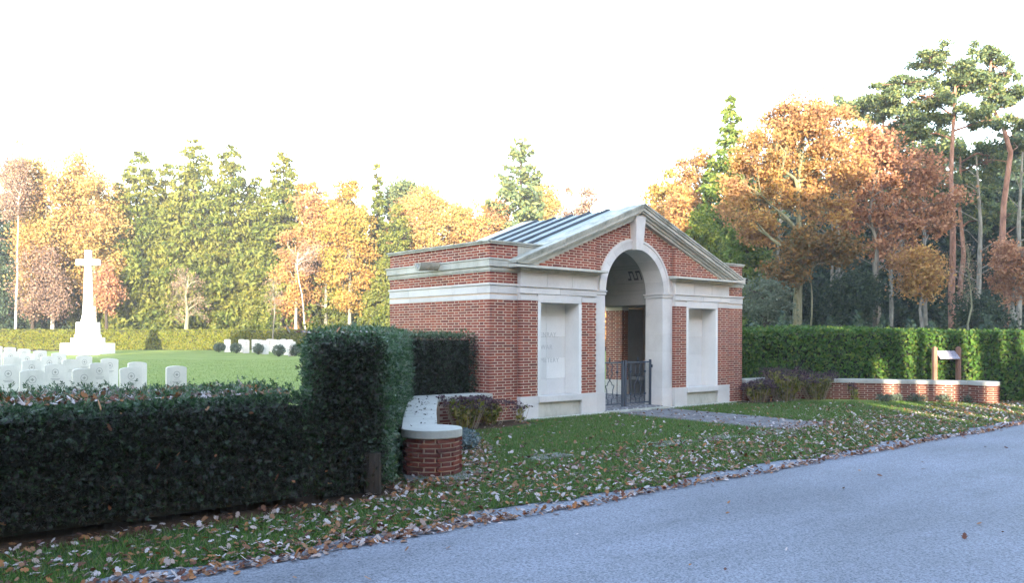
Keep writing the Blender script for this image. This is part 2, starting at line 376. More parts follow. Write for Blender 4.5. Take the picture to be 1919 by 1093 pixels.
# ------------------------------------------------------------------ gatehouse
YF, YC, YW, YB = 11.26, 11.33, 11.345, 14.63
XL, XR, XC, WL, WR = 9.74, 16.05, 12.895, 9.095, 16.695
G = empty('gatehouse', (XC, YF, 0), 0, 'small red brick and pale stone gatehouse with a pediment and open arched gateway', 'gatehouse')
G.matrix_world = Matrix.Identity(4); G.location = (0, 0, 0)
SL = .396
def zr(x): return 4.216 - SL * abs(x - XC)
def stone(name, x0, x1, y0, y1, z0, z1, m=STONE, bev=.003):
    b = MB(); b.box(x0, x1, y0, y1, z0, z1); return b.build(name, m, G, bev)
def run(name, x0, x1, y0, y1, z0, z1, m=STONE, L_=.9, axis='x', joint=.003):
    a, b = (x0, x1) if axis == 'x' else (y0, y1)
    k = max(1, round((b - a) / L_)); st = (b - a) / k
    for i in range(k):
        s, e = a + i * st, a + (i + 1) * st
        if i: s += joint / 2
        if i < k - 1: e -= joint / 2
        if axis == 'x': stone(name, s, e, y0, y1, z0, z1, m)
        else: stone(name, x0, x1, s, e, z0, z1, m)
def core(x0, x1, y0, y1, z0, z1): core.b.box(x0, x1, y0, y1, z0, z1)
core.b = MB()
I = .0045
mirror = lambda x: 2 * XC - x
FB = []   # bricks
ident = lambda Y: (lambda u: (u, Y, 0.0))
const = lambda a, b: (lambda z0, z1: [(a, b)])
for side in (0, 1):
    mx = (lambda x: x) if side == 0 else mirror
    def span(a, b): a, b = mx(a), mx(b); return (min(a, b), max(a, b))
    # wings: brick down to the ground
    a, b = span(WL, XL - .002)
    for z0, n in ((.01, 43), (2.645 + .0, 1), (2.455, 4), (2.895, 5)):
        if n > 1: course_bricks(FB, ident(YW), z0, n, const(a, b), .03)
    ca, cb = span(WL + I, XL); core(ca, cb, YW + I, 11.75, 0, 3.14)
    # side wall (faces away from the centre), runs along Y
    X = mx(WL)
    fn = (lambda u, X=X: (X, -u, -math.pi / 2)) if side == 0 else (lambda u, X=X: (X, u, math.pi / 2))
    iv = const(-YB, -YW) if side == 0 else const(YW, YB)
    for z0, n in ((.01, 43), (2.455, 4), (2.895, 5)): course_bricks(FB, fn, z0, n, iv, .11)
    ca, cb = span(WL + I, WL + .32); core(ca, cb, 11.75, YB - I, 0, 3.14)
    # pilasters either side of the niche
    a, b = span(XL, 10.158); course_bricks(FB, ident(YF), .414, 35, const(a, b), .005 if side == 0 else -.02)
    ca, cb = span(XL + I, 10.158); core(ca, cb, YF + I, 11.8, .3, 2.16)
    fn2 = (lambda u, X=mx(XL): (X, -u, -math.pi / 2)) if side == 0 else (lambda u, X=mx(XL): (X, u, math.pi / 2))
    course_bricks(FB, fn2, .414, 35, const(-YW, -YF) if side == 0 else const(YF, YW), 0)
    a, b = span(11.292, 11.692); course_bricks(FB, ident(YF), .414, 35, const(a, b), -.015 if side == 0 else .02)
    ca, cb = span(11.292, 11.692 - I); core(ca, cb, YF + I, 11.8, .3, 2.16)
    if side == 1: course_bricks(FB, (lambda u: (mirror(11.692), -u, -math.pi / 2)), .414, 35, const(-YC, -YF), .1)
    # tympanum bricks on the side bay and in the centre bay
    def iv_side(z0, z1):
        lo = max(9.95, XC - (4.216 - .29 - z1) / SL); hi = 11.692
        if hi - lo < .04: return []
        return [span(lo, hi)]
    course_bricks(FB, ident(YF), 2.808, 14, iv_side, .02)
    def iv_cen(z0, z1):
        lo = max(11.692, XC - (4.216 - .29 - z1) / SL); zz = z0 - 2.42
        hi = XC - (math.sqrt(max(0, 1.082 ** 2 - zz ** 2)) if zz < 1.082 else .12)
        if z1 > 3.3: hi = min(hi, XC - .12 - (z1 - 3.3) * .07)
        return [span(lo, hi)] if hi - lo > .04 else []
    course_bricks(FB, ident(YC), 2.758 + .05, 24, iv_cen, .07)
    if side == 1: course_bricks(FB, (lambda u: (mirror(11.692), -u, -math.pi / 2)), 2.808, 12, const(-YC, -YF), .1)
    # cores above
    core.b.slab([(p if side == 0 else (mirror(p[0]), p[1])) for p in ([(9.9, 2.79), (11.692 - I, 2.79), (11.692 - I, zr(11.692) - .12), (9.9, 2.93)] if side == 0 else [(9.9, 2.93), (11.692 - I, zr(11.692) - .12), (11.692 - I, 2.79), (9.9, 2.79)])], YF + I, 11.8)
    arc = [(XC - 1.075 * math.cos(t), 2.42 + 1.075 * math.sin(t)) for t in np.linspace(0, math.pi / 2, 17)]
    pl = [(11.692, 2.42)] + arc + [(XC, 4.216 - .12), (11.692, zr(11.692) - .12)]
    if side: pl = [(mirror(p[0]), p[1]) for p in pl][::-1]
    core.b.slab(pl, YC + I, 11.8)
    # plinth
    a, b = span(XL - .012, 10.17); stone('plinth_block', a, b, YF - .015, 11.7, 0, .412)
    a, b = span(11.28, 11.70); stone('plinth_block', a, b, YF - .015, 11.7, 0, .412)
    a, b = span(10.173, 11.277); stone('plinth_panel', a, b, YF + .03, 11.66, 0, .29, STONE_W)
    stone('sill', a, b, YF - .035, 11.66, .293, .405)
    # niche
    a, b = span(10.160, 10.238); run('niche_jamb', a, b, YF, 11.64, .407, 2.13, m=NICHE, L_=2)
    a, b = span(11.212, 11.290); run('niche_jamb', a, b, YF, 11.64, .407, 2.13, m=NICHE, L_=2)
    a, b = span(10.160, 11.290); stone('niche_lintel', a, b, YF, 11.64, 2.133, 2.283)
    # niche back of four ashlar slabs in two columns
    for q in range(5):
        for h in range(2):
            xa = 10.16 + h * .565 + (.0015 if h else 0); xb = 10.16 + (h + 1) * .565 - (0 if h else .0015)
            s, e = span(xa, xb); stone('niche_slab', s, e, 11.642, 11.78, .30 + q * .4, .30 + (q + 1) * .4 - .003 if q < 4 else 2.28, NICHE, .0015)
    # pilaster capital strips, architrave, taenia, frieze
    a, b = span(XL - .006, 10.157); stone('capital', a, b, YF - .008, 11.8, 2.163, 2.247)
    a, b = span(11.293, 11.70); stone('capital', a, b, YF - .008, 11.8, 2.163, 2.247)
    a, b = span(XL, 10.157); stone('capital_neck', a, b, YF + .02, 11.8, 2.249, 2.283)
    a, b = span(11.293, 11.68); stone('capital_neck', a, b, YF + .02, 11.8, 2.249, 2.283)
    a, b = span(XL - .012, 11.69); run('architrave', a, b, YF - .012, 11.8, 2.286, 2.402, L_=.95)
    a, b = span(XL - .03, 11.70); run('taenia', a, b, YF - .035, 11.8, 2.404, 2.428, L_=1.9)
    a, b = span(XL - .002, 11.68); run('frieze_block', a, b, YF - .002, 11.8, 2.43, 2.672, L_=.66)
    a, b = span(XL - .02, 11.71); run('bed_mould', a, b, YF - .03, 11.8, 2.674, 2.702, L_=2, m=STONE_W)
    a, b = span(XL - .07, 11.75); run('bed_mould', a, b, YF - .09, 11.8, 2.704, 2.736, L_=2, m=STONE_W)
    # horizontal cornice slab, its weathering slopes back
    a, b = span(9.47, 11.81)
    c_ = MB(); c_.add([(a, 11.05, 2.738), (b, 11.05, 2.738), (b, 11.8, 2.738), (a, 11.8, 2.738), (a, 11.05, 2.782), (b, 11.05, 2.782), (b, 11.25, 2.806), (a, 11.25, 2.806), (b, 11.8, 2.806), (a, 11.8, 2.806)],
        [(0, 3, 2, 1), (0, 1, 5, 4), (4, 5, 6, 7), (7, 6, 8, 9), (2, 3, 9, 8), (1, 2, 8, 6, 5), (3, 0, 4, 7, 9)])
    c_.build('cornice', STONE_W, G, .004)
    # wall strip between frieze and arch ring, centre plane
    a, b = span(11.682, 11.835); stone('arch_spandrel_block', a, b, YC, 11.8, 2.422, 2.80)
    # centre piers in ashlar courses
    a, b = span(11.694, 12.012)
    stone('pier_base', a - .01, b + .01, YC - .012, 11.81, 0, .40)
    for q in range(5):
        z0 = .402 + q * .386; stone('pier_block', a, b, YC, 11.8, z0, z0 + .384, STONE, .0015)
    stone('impost', a - .0, b + .018 if side == 0 else b, YC - .018, 11.82, 2.334, 2.392) if side == 0 else stone('impost', a - .018, b, YC - .018, 11.82, 2.334, 2.392)
    stone('impost', a, b + .035, YC - .035, 11.84, 2.394, 2.42) if side == 0 else stone('impost', a - .035, b, YC - .035, 11.84, 2.394, 2.42)
    # wing string courses, front and side
    def band(z0, z1, pr, m, nm='string_course', back=None):
        a, b = span(WL - pr, XL - .0025 if pr < .03 else XL - .003); run(nm, a, b, YW - pr, 11.7, z0, z1, m, 1.2)
        if side == 0: run(nm, WL - pr, WL + .3, 11.703, YB + pr, z0, z1, m, .82, 'y')
        else: run(nm, mirror(WL + .3), mirror(WL - pr), 11.703, YB + pr, z0, z1, m, .82, 'y')
    band(2.163, 2.243, .004, STONE); band(2.245, 2.272, -.012, STONE_W); band(2.274, 2.413, .008, STONE); band(2.415, 2.447, .028, STONE)
    band(2.648, 2.673, .012, STONE_W); band(2.675, 2.708, .028, STONE_W); band(2.710, 2.740, .020, STONE_W); band(2.742, 2.859, .052, STONE_W); band(2.861, 2.889, .066, STONE_W)
    # parapet coping in two steps and the plain block behind the rake
    band(3.143, 3.172, .028, STONE_W, 'coping_stone'); band(3.174, 3.206, .05, STONE_A, 'coping_stone')
    a, b = span(XL, 10.75); run('parapet_block', a, b, YW, 11.62, 2.81, 3.141, STONE_W, .5)
    a, b = span(XL, 10.75); stone('coping_stone', a, b, YW - .028, 11.64, 3.143, 3.172, STONE_W); stone('coping_stone', a, b, YW - .05, 11.66, 3.174, 3.206, STONE_A)
    # raking cornice: polygons in XZ clipped above the cornice slab
    def rake(name, y0, y1, t0, t1, m, xe=9.47, k=3):
        x0 = max(xe, XC - (4.216 - t1 - 2.8075) / SL)      # where the lower edge meets the slab
        x00 = max(xe, XC - (4.216 - t0 - 2.8075) / SL)
        cuts = [x00] + [x00 + (XC - x00) * (i + 1) / k for i in range(k)]
        for i in range(k):
            s, e = cuts[i], cuts[i + 1] - (.003 if i < k - 1 else 0.0)
            if i == 0 and x0 > s + .001: P = [(s, 2.8075), (x0, 2.8075), (e, zr(e) - t1), (e, zr(e) - t0), (s, zr(s) - t0)]
            else: P = [(s, zr(s) - t1), (e, zr(e) - t1), (e, zr(e) - t0), (s, zr(s) - t0)]
            P = [p for j, p in enumerate(P) if j == 0 or (abs(p[0] - P[j - 1][0]) + abs(p[1] - P[j - 1][1])) > 1e-5]
            if side: P = [(mirror(p[0]), p[1]) for p in P][::-1]
            b_ = MB(); b_.slab(P, y0, y1); b_.build(name, m, G, .003)
    rake('raking_cornice', 11.05, 11.60, 0, .040, STONE_A)
    rake('raking_cornice', 11.065, 11.60, .042, .085, STONE_A)
    rake('raking_cornice', 11.09, 11.60, .087, .150, STONE_W)
    rake('raking_cornice', 11.125, 11.60, .152, .185, STONE_W)
    rake('raking_bed_mould', 11.19, 11.60, .187, .235, STONE_W)
    rake('raking_bed_mould', 11.225, 11.60, .237, .290, STONE_W)
    # rear gable coping
    def rear(y0, y1, t0, t1, m):
        s, e = 9.35, XC; P = [(s, zr(s) - t1), (e, zr(e) - t1), (e, zr(e) - t0), (s, zr(s) - t0)]
        if side: P = [(mirror(p[0]), p[1]) for p in P][::-1]
        b_ = MB(); b_.slab(P, y0, y1); b_.build('rear_gable_coping', m, G, .003)
    rear(14.36, 14.88, 0, .09, STONE_W); rear(14.42, 14.80, .092, .25, STONE_W)
    # metal roof panels between rolls
    ys = [11.602, 12.08, 12.635, 13.19, 13.75, 14.33]
    for i in range(5):
        y0, y1 = ys[i] + (.03 if i else 0), ys[i + 1] - .03
        # each strip is two lapped sheets
        for (xa, xb, dz) in ((9.42, 11.0 + .35 * (i % 2), -.03), (10.9 + .35 * (i % 2), XC, -.024)):
            P = [(xa, zr(xa) - .05 + dz), (xb, zr(xb) - .05 + dz), (xb, zr(xb) - .01 + dz), (xa, zr(xa) - .01 + dz)]
            if side: P = [(mirror(p[0]), p[1]) for p in P][::-1]
            b_ = MB(); b_.slab(P, y0 - .02, y1 + .02); b_.build('roof_sheet', LEAD, G)
    for y in ys[1:]:
        b_ = MB(); pts = [(mx(9.42), y, zr(9.42) - .02), (mx(11.2), y, zr(11.2) - .02), (XC, y, zr(XC) - .02)]
        b_.tube(pts, .034, 8); b_.build('roof_roll', ROLL, G, smooth=True)
    b_ = MB(); P = [(9.42, zr(9.42) - .16), (XC, zr(XC) - .16), (XC, zr(XC) - .085), (9.42, zr(9.42) - .085)]
    if side: P = [(mirror(p[0]), p[1]) for p in P][::-1]
    b_.slab(P, 11.61, 14.34); b_.build('roof_deck', BARK_D, G)
    # rear wall pier beside the wide rear opening, interior
    a, b = span(WL + .32, 10.24 - I)
    core(a, b, 14.1 if 0 else 14.12, YB - I, 0, 2.16)
    course_bricks(FB, (lambda u: (mirror(10.24), -u, -math.pi / 2)) if side else (lambda u: (10.24, u, math.pi / 2)), .414, 35, const(-YB, -14.08) if side else const(14.08, YB), .07)
    a, b = span(10.02, 10.24); course_bricks(FB, ident(14.08), .414, 35, const(a, b), .02)
    ca, cb = span(10.02, 10.24 - I); core(ca, cb, 14.08 + I, 14.12, 0, 2.16)
    a, b = span(10.00, 10.252); stone('rear_plinth', a, b, 14.065, YB + .01, 0, .412); stone('rear_capital', a, b, 14.07, YB + .01, 2.163, 2.25)
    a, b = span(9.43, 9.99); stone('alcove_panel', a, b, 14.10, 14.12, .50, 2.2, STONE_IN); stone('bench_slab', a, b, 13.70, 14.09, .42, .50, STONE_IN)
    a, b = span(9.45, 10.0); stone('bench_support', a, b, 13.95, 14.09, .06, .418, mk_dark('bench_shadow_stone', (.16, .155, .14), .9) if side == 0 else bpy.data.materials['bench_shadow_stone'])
    # beams carrying the vault
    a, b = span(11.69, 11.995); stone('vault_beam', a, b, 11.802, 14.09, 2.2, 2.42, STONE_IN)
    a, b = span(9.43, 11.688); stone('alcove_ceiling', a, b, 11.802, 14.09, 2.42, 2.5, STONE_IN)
    a, b = span(11.70, 12.0); run('rear_pier', a, b, 14.2, 14.55, .055, 2.2, STONE, 2)
    a, b = span(9.43, 12.01); stone('inner_wall_face', a, b, 11.785, 11.801, 0.05, 2.28, STONE_IN) if 0 else None
core(WL + .32, mirror(WL + .32), 14.2, YB - I, 2.47, 3.1)
stone('rear_beam', WL + .33, mirror(WL + .33), 14.1, YB + .005, 2.252, 2.468, STONE_IN)
core.b.build('wall_core', MORTAR, G)
# arch ring: voussoirs with full-depth soffit
nv = 11
for i in range(nv):
    t0 = math.pi * i / nv + .0012; t1 = math.pi * (i + 1) / nv - .0012
    if i == nv // 2: pass
    for (ri, ro, y0, y1) in ((.885, 1.035, YC - .03, 11.8), (1.035, 1.082, YC - .045, 11.5)):
        P = [(XC + ri * math.cos(t), 2.422 + ri * math.sin(t)) for t in np.linspace(t0, t1, 6)] + [(XC + ro * math.cos(t), 2.422 + ro * math.sin(t)) for t in np.linspace(t1, t0, 6)]
        P = P[::-1] if False else P
        b_ = MB(); b_.slab([P[k] for k in range(len(P))][::-1], y0, y1); b_.build('voussoir' if ri < 1 else 'archivolt_moulding', STONE, G, .0015)
b_ = MB(); kb, kt = .098, .152
b_.add([(XC - kb, 11.20, 3.275), (XC + kb, 11.20, 3.275), (XC + kt, 11.16, 3.965), (XC - kt, 11.16, 3.965), (XC - kb, 11.45, 3.275), (XC + kb, 11.45, 3.275), (XC + kt, 11.45, 3.965), (XC - kt, 11.45, 3.965)],
       [(0, 1, 2, 3), (4, 7, 6, 5), (0, 4, 5, 1), (1, 5, 6, 2), (2, 6, 7, 3), (3, 7, 4, 0)]); b_.build('keystone', STONE, G, .004)
# vault
b_ = MB(); N = 24; prof = [(XC - .91 * math.cos(t), 2.42 + .91 * math.sin(t)) for t in np.linspace(0, math.pi, N + 1)]
prof2 = [(XC - .98 * math.cos(t), 2.42 + .98 * math.sin(t)) for t in np.linspace(0, math.pi, N + 1)]
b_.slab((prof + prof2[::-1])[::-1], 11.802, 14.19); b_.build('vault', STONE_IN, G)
b_ = MB(); b_.slab([(XC - .95 * math.cos(t), 2.42 + .95 * math.sin(t)) for t in np.linspace(0, math.pi, N + 1)][::-1], 14.192, 14.25); b_.build('vault_end_wall', STONE_IN, G)
# incised panels and a dark key pattern on the right haunch of the vault
def on_vault(t, y, r=.907): return (XC + r * math.cos(t), y, 2.42 + r * math.sin(t))
def vstrip(b, t0, t1, y0, y1, r=.904):
    k = 3; P = [on_vault(t0 + (t1 - t0) * i / k, y0, r) for i in range(k + 1)] + [on_vault(t0 + (t1 - t0) * i / k, y1, r) for i in range(k + 1)]
    b.add(P, [(i, i + 1, i + k + 2, i + k + 1) for i in range(k)])
kf = MB(); s = .030
y = 11.86
for i in range(2):
    vstrip(kf, .36, .60, y, y + s); vstrip(kf, .60 - .05, .60, y + s, y + .10); vstrip(kf, .36, .60, y + .10, y + .10 + s); vstrip(kf, .36, .36 + .05, y + .10 + s, y + .2)
    y += .2
kf.build('key_pattern', DARK, G)
kl = MB()
for t in (.10, .28, .66, .74, 1.05): vstrip(kl, t, t + .012, 11.85, 13.1 if t > .3 else 12.6)
for y in (12.62, 13.12): vstrip(kl, .66, 1.06, y, y + .012)
kl.build('panel_groove', mk_dark('groove_shadow', (.14, .14, .13), .9), G)
# floor, threshold, footing
b_ = MB(); b_.box(9.43, 16.36, 11.81, YB, -.02, .05); b_.box(12.02, 13.77, 11.3, 11.81, -.02, .05)
m_, t_, bb_ = mat('cobbled_floor', .7, .3); vo = node(t_, 'ShaderNodeTexVoronoi'); vo.inputs['Scale'].default_value = 14
g_ = node(t_, 'ShaderNodeNewGeometry'); t_.links.new(g_.outputs['Position'], vo.inputs['Vector'])
t_.links.new(ramp(t_, vo.outputs['Distance'], [(.2, (.42, .42, .44)), (.5, (.10, .10, .11))]), bb_.inputs['Base Color'])
b_.build('passage_floor', m_, G)
stone('threshold', 11.98, 13.81, 11.12, 11.31, -.02, .035, STONE_A)
run('footing_slab', 9.6, 11.97, 11.13, 11.24, -.02, .022, STONE_W, .8); run('footing_slab', 13.82, 16.19, 11.13, 11.24, -.02, .022, STONE_W, .8)
# rain spout on the left side wall
b_ = MB(); n0 = 12; V = []; 
for x in (8.60, 9.06):
    for r in (.105, .075):
        for i in range(n0 + 1):
            t = math.pi + math.pi * i / n0; V.append((x, 12.87 + r * math.cos(t), 2.905 - (9.06 - x) * .08 + r * 1.45 * math.sin(t)))
k = n0 + 1; F = []
for i in range(n0):
    F += [(i, i + 1, i + 1 + k, i + k), (2 * k + i, 3 * k + i, 3 * k + i + 1, 2 * k + i + 1), (i, 2 * k + i, 2 * k + i + 1, i + 1), (k + i, k + i + 1, 3 * k + i + 1, 3 * k + i)]
F += [(0, k, 3 * k, 2 * k), (n0, 2 * k + n0, 3 * k + n0, k + n0)]
b_.add(V, F); b_.build('rain_spout', STONE_A, G)
# lettering cut in the left niche
for txt, z in (('VENRAY', 1.50), ('WAR', 1.26), ('CEMETERY', 1.01)):
    cu = bpy.data.curves.new('inscription', 'FONT'); cu.body = txt; cu.size = .125; cu.align_x = 'CENTER'; cu.extrude = .001; cu.space_character = 1.12
    to = bpy.data.objects.new('tmp', cu); COL.objects.link(to); bpy.context.view_layer.update()
    me = bpy.data.meshes.new_from_object(to); bpy.data.objects.remove(to)
    if 'cut_letter' not in bpy.data.materials:
        mk_dark('cut_letter', (.46, .455, .44), .9)
    me.materials.clear(); o = link('inscription', me, bpy.data.materials['cut_letter'], G, (10.725, 11.6405, z)); o.rotation_euler = (R(90), 0, 0)

# bricks: those that show largest first
def vis_key(b):
    d = math.hypot(b[0], b[1])
    if b[1] > 14 and b[3] == 0: d += 50
    if b[3] > .1: d += 50
    if b[3] < -.1 and b[0] > 10: d += 50
    if b[3] < -.1: d *= 1.25
    if b[0] < 9.2 and b[2] < 1.6 and b[3] < -.1: d += 50
    return d
lay(G, FB, 300, vis_key)

# ------------------------------------------------------------------ gate
Ga = empty('iron_gate', (XC, 11.62, .05), 0, 'dark blue-grey wrought iron double gate standing closed in the arched gateway', 'gate')
def gp(name, b, smooth=False): return b.build(name, IRON, Ga, 0, smooth)
for sx in (-1, 1):
    x1 = .02 * sx; x2 = .845 * sx
    b = MB(); b.box(min(x1, x2), max(x1, x2), -.012, .012, .905, .935); gp('top_rail', b)
    b = MB(); b.box(min(x1, x2), max(x1, x2), -.012, .012, .05, .075); gp('bottom_rail', b)
    b = MB(); b.box(*sorted((x1 + .0 * sx, x1 + .045 * sx)), -.02, .02, 0, .96); gp('meeting_stile', b)
    b = MB(); b.box(*sorted((x2, x2 - .04 * sx)), -.02, .02, 0, .97); b.box(*sorted((x2 + .012 * sx, x2 + .03 * sx)), -.03, .03, .80, .86); gp('hanging_stile', b)
    for f in (.21, .66):
        x = sx * f; b = MB(); b.tube([(x, 0, .07), (x, 0, .91)], .009, 6)
        for z in (.25, .72): b.tube([(x, 0, z - .03), (x, 0, z - .012), (x, 0, z), (x, 0, z + .012), (x, 0, z + .03)], [.009, .022, .034, .022, .009], 8)
        gp('bar', b, True)
    # baluster-shaped scroll
    cx = sx * .43
    for m_s in (-1, 1):
        prof = [(.12, .30), (.10, .08)]; b = MB()
        pts = [(.055, .075), (.055, .17), (.11, .19), (.085, .28), (.09, .36), (.125, .44), (.12, .455), (.07, .46), (.06, .50), (.0, .56), (-.04, .61), (-.06, .65), (-.04, .665), (-.09, .67), (-.08, .70), (-.055, .76), (-.07, .83), (-.10, .86), (-.06, .87), (-.06, .905)]
        b.tube([(cx + m_s * p[0], 0, p[1]) for p in pts], .010, 6); gp('scroll_bar', b, True)
    b = MB(); b.tube([(cx, 0, .93), (cx, 0, .96), (cx, 0, .975), (cx, 0, .99), (cx, 0, 1.0), (cx, 0, 1.015), (cx, 0, 1.035)], [.02, .008, .024, .01, .016, .012, .002], 8); gp('finial', b, True)
    b = MB(); 
    for i in range(31):
        x = sx * (.045 + i * .0253); b.box(x - .0009, x + .0009, -.006, -.0045, .075, .905)
    for i in range(33):
        z = .085 + i * .0253; b.box(*sorted((sx * .045, sx * .81)), -.006, -.0045, z - .0009, z + .0009)
    gp('wire_mesh', b)

# ------------------------------------------------------------------ curved low walls
from math import cos, sin, pi
# coping outline (plan) of the left wall, unrolled: straight piece, diagonal, round end
_arc = [(5.22 + .335 * math.cos(R(t)), 7.52 + .335 * math.sin(R(t))) for t in range(35, -212, -10)]
left_cope = [(9.09, 11.24), (7.93, 11.24), (7.18, 10.22), (6.36, 9.06), (5.46, 7.76)] + _arc + [(5.78, 8.96), (6.70, 10.30), (7.68, 11.66), (8.99, 11.66)]
def low_wall(poly, label, mirrored):
    P = [(mirror(x), y) for x, y in poly][::-1] if mirrored else poly
    W = empty('low_wall', (0, 0, 0), 0, label, 'low wall', 'curved low brick walls flanking the gatehouse')
    # orientation: make ccw
    A = sum(P[i][0] * P[(i + 1) % len(P)][1] - P[(i + 1) % len(P)][0] * P[i][1] for i in range(len(P)))
    if A < 0: P = P[::-1]
    # smooth resample closed outline except the building end
    def inset(P, d):
        n = len(P); out = []
        for i in range(n):
            p0, p1, p2 = Vector(P[i - 1]), Vector(P[i]), Vector(P[(i + 1) % n])
            a = (p1 - p0).normalized(); b = (p2 - p1).normalized(); nn = (Vector((-a.y, a.x)) + Vector((-b.y, b.x))); 
            nn = nn.normalized() / max(.4, nn.normalized().dot(Vector((-a.y, a.x)))); out.append(tuple(p1 + nn * d))
        return out
    cb = MB(); cb.prism(P, .415, .505)
    o = cb.build('coping', COPE, W, .006)
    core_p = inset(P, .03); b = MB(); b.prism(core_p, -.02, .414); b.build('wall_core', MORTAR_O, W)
    face = inset(P, .03 - .0045)
    br = []
    # faces as a closed path
    pts = face + [face[0]]; acc = [0]
    for i in range(len(pts) - 1): acc.append(acc[-1] + math.dist(pts[i], pts[i + 1]))
    def fn(u):
        u = max(0, min(u, acc[-1] - 1e-6))
        for i in range(len(acc) - 1):
            if u < acc[i + 1]:
                f = (u - acc[i]) / (acc[i + 1] - acc[i]); p, q = pts[i], pts[i + 1]
                return (p[0] + (q[0] - p[0]) * f, p[1] + (q[1] - p[1]) * f, math.atan2(q[1] - p[1], q[0] - p[0]))
    course_bricks(br, fn, .012, 8, const(0, acc[-1]), .03)
    # split a brick that straddles a bend by using the chord between its ends
    fix = []
    for (x, y, z, an, L_, j) in br: fix.append((x, y, z, an, L_, j))
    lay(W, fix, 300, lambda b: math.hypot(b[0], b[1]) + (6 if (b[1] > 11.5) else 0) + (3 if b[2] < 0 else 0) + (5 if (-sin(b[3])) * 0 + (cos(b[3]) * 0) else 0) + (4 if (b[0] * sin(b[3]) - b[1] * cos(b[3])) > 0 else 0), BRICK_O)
    # footing
    f = inset(P[:], -.0)
    return W
def densify(P):
    out = []
    for i in range(len(P)):
        p, q = P[i], P[(i + 1) % len(P)]; n = max(1, int(math.dist(p, q) / .25))
        for k in range(n): out.append((p[0] + (q[0] - p[0]) * k / n, p[1] + (q[1] - p[1]) * k / n))
    return out
LC = densify(left_cope)
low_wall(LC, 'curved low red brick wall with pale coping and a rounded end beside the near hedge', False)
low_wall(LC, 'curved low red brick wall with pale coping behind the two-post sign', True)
b = MB(); b.prism([(4.72, 7.25), (5.25, 6.95), (5.72, 7.22), (5.45, 7.6), (4.9, 7.6)], -.02, .014); tag(b.build('footing_slab', SLABM, None, .006), 'grey paving slab under the rounded end of the near low wall', 'paving slab')
# slabs sunk in the verge
for i, (x, L_, y_, lab) in enumerate(((6.75, .62, 7.62, 'grey slab sunk in the verge, nearest the rounded wall end'), (8.85, .9, 7.50, 'grey slab sunk in the leafy verge halfway between wall end and path'), (10.0, .7, 7.42, 'grey slab sunk in the verge, second from the gravel path'), (11.35, .75, 7.34, 'grey slab sunk in the leafy verge right beside the gravel path'))):
    b = MB(); b.box(x, x + L_, y_ - .17, y_ + .17, -.02, .012); tag(b.build('paving_slab', SLABM, None, .004), lab, 'paving slab', 'slabs sunk in the verge')
for x, lab in ((5.9, 'brown oak leaf drift'),): pass

# ------------------------------------------------------------------ two-post sign
Sg = empty('information_sign', (20.45, 8.28, 0), math.atan2(-.646, .763) + .06, 'brown two-post wooden information sign with a slanted silvery panel', 'sign')
for s_ in (-1, 1):
    x = s_ * .29; b = MB(); b.box(x - .045, x + .045, -.045, .045, -.05, 1.27)
    b.add([(x - .045, -.045, 1.27), (x + .045, -.045, 1.27), (x + .045, .045, 1.27), (x - .045, .045, 1.27), (x, 0, 1.30)], [(0, 1, 4), (1, 2, 4), (2, 3, 4), (3, 0, 4)])
    b.build('post', WOOD, Sg, .004)
b = MB(); b.add([(-.245, -.16, 1.02), (.245, -.16, 1.02), (.245, .08, 1.20), (-.245, .08, 1.20), (-.245, -.16, 1.00), (.245, -.16, 1.00), (.245, .08, 1.175), (-.245, .08, 1.175)],
    [(0, 1, 2, 3), (4, 7, 6, 5), (0, 4, 5, 1), (1, 5, 6, 2), (2, 6, 7, 3), (3, 7, 4, 0)])
m_, t_, bb_ = mat('printed_panel', .35, .5)
c_ = ramp(t_, noise(t_, 40, 2, .5, 'Object', (1, 3, 3)), [(.44, (.10, .09, .11)), (.5, (.24, .22, .25)), (.56, (.34, .32, .36))]); t_.links.new(c_, bb_.inputs['Base Color'])
b.build('sign_panel', m_, Sg, .003)
b = MB(); b.box(-.245, .245, .05, .085, 1.10, 1.17); b.build('back_rail', WOOD, Sg)

# ------------------------------------------------------------------ cross of sacrifice style monument
cx, cy = at(165, 47.4); cz = float(ground_z(cx, cy)) - .02
Cr = empty('stone_cross', (cx, cy, cz), R(-43), 'tall white stone memorial cross on a stepped base in front of the far hedge', 'monument')
def octa(r0, r1, z0, z1, sq=.41, yr=1.0):
    b = MB(); V = []
    for z, r in ((z0, r0), (z1, r1)):
        c = r * sq
        V += [(-r, -c * yr, z), (-c, -r * yr, z), (c, -r * yr, z), (r, -c * yr, z), (r, c * yr, z), (c, r * yr, z), (-c, r * yr, z), (-r, c * yr, z)]
    F = [tuple(range(8))[::-1], tuple(range(8, 16))] + [(i, (i + 1) % 8, (i + 1) % 8 + 8, i + 8) for i in range(8)]
    return b.add(V, F)
octa(1.16, 1.16, 0, .62, .7).build('step', CROSS, Cr, .01)
octa(.76, .76, .62, .93, .6).build('step', CROSS, Cr, .01)
octa(.60, .60, .93, 1.12, .6).build('pedestal', CROSS, Cr, .01)
octa(.55, .53, 1.12, 1.82, .6).build('pedestal', CROSS, Cr, .01)
b = octa(.37, .29, 1.82, 2.15); b.build('cross_shaft', CROSS, Cr)
b = octa(.30, .255, 2.15, 2.5); b.build('cross_shaft', CROSS, Cr)
b = octa(.255, .185, 2.5, 4.95); b.build('cross_shaft', CROSS, Cr)
b = octa(.185, .175, 4.95, 5.95); b.build('cross_shaft', CROSS, Cr)
b = MB(); b.box(-.66, -.18, -.14, .14, 5.08, 5.42); b.box(.18, .66, -.14, .14, 5.08, 5.42); b.build('cross_arm', CROSS, Cr, .01)
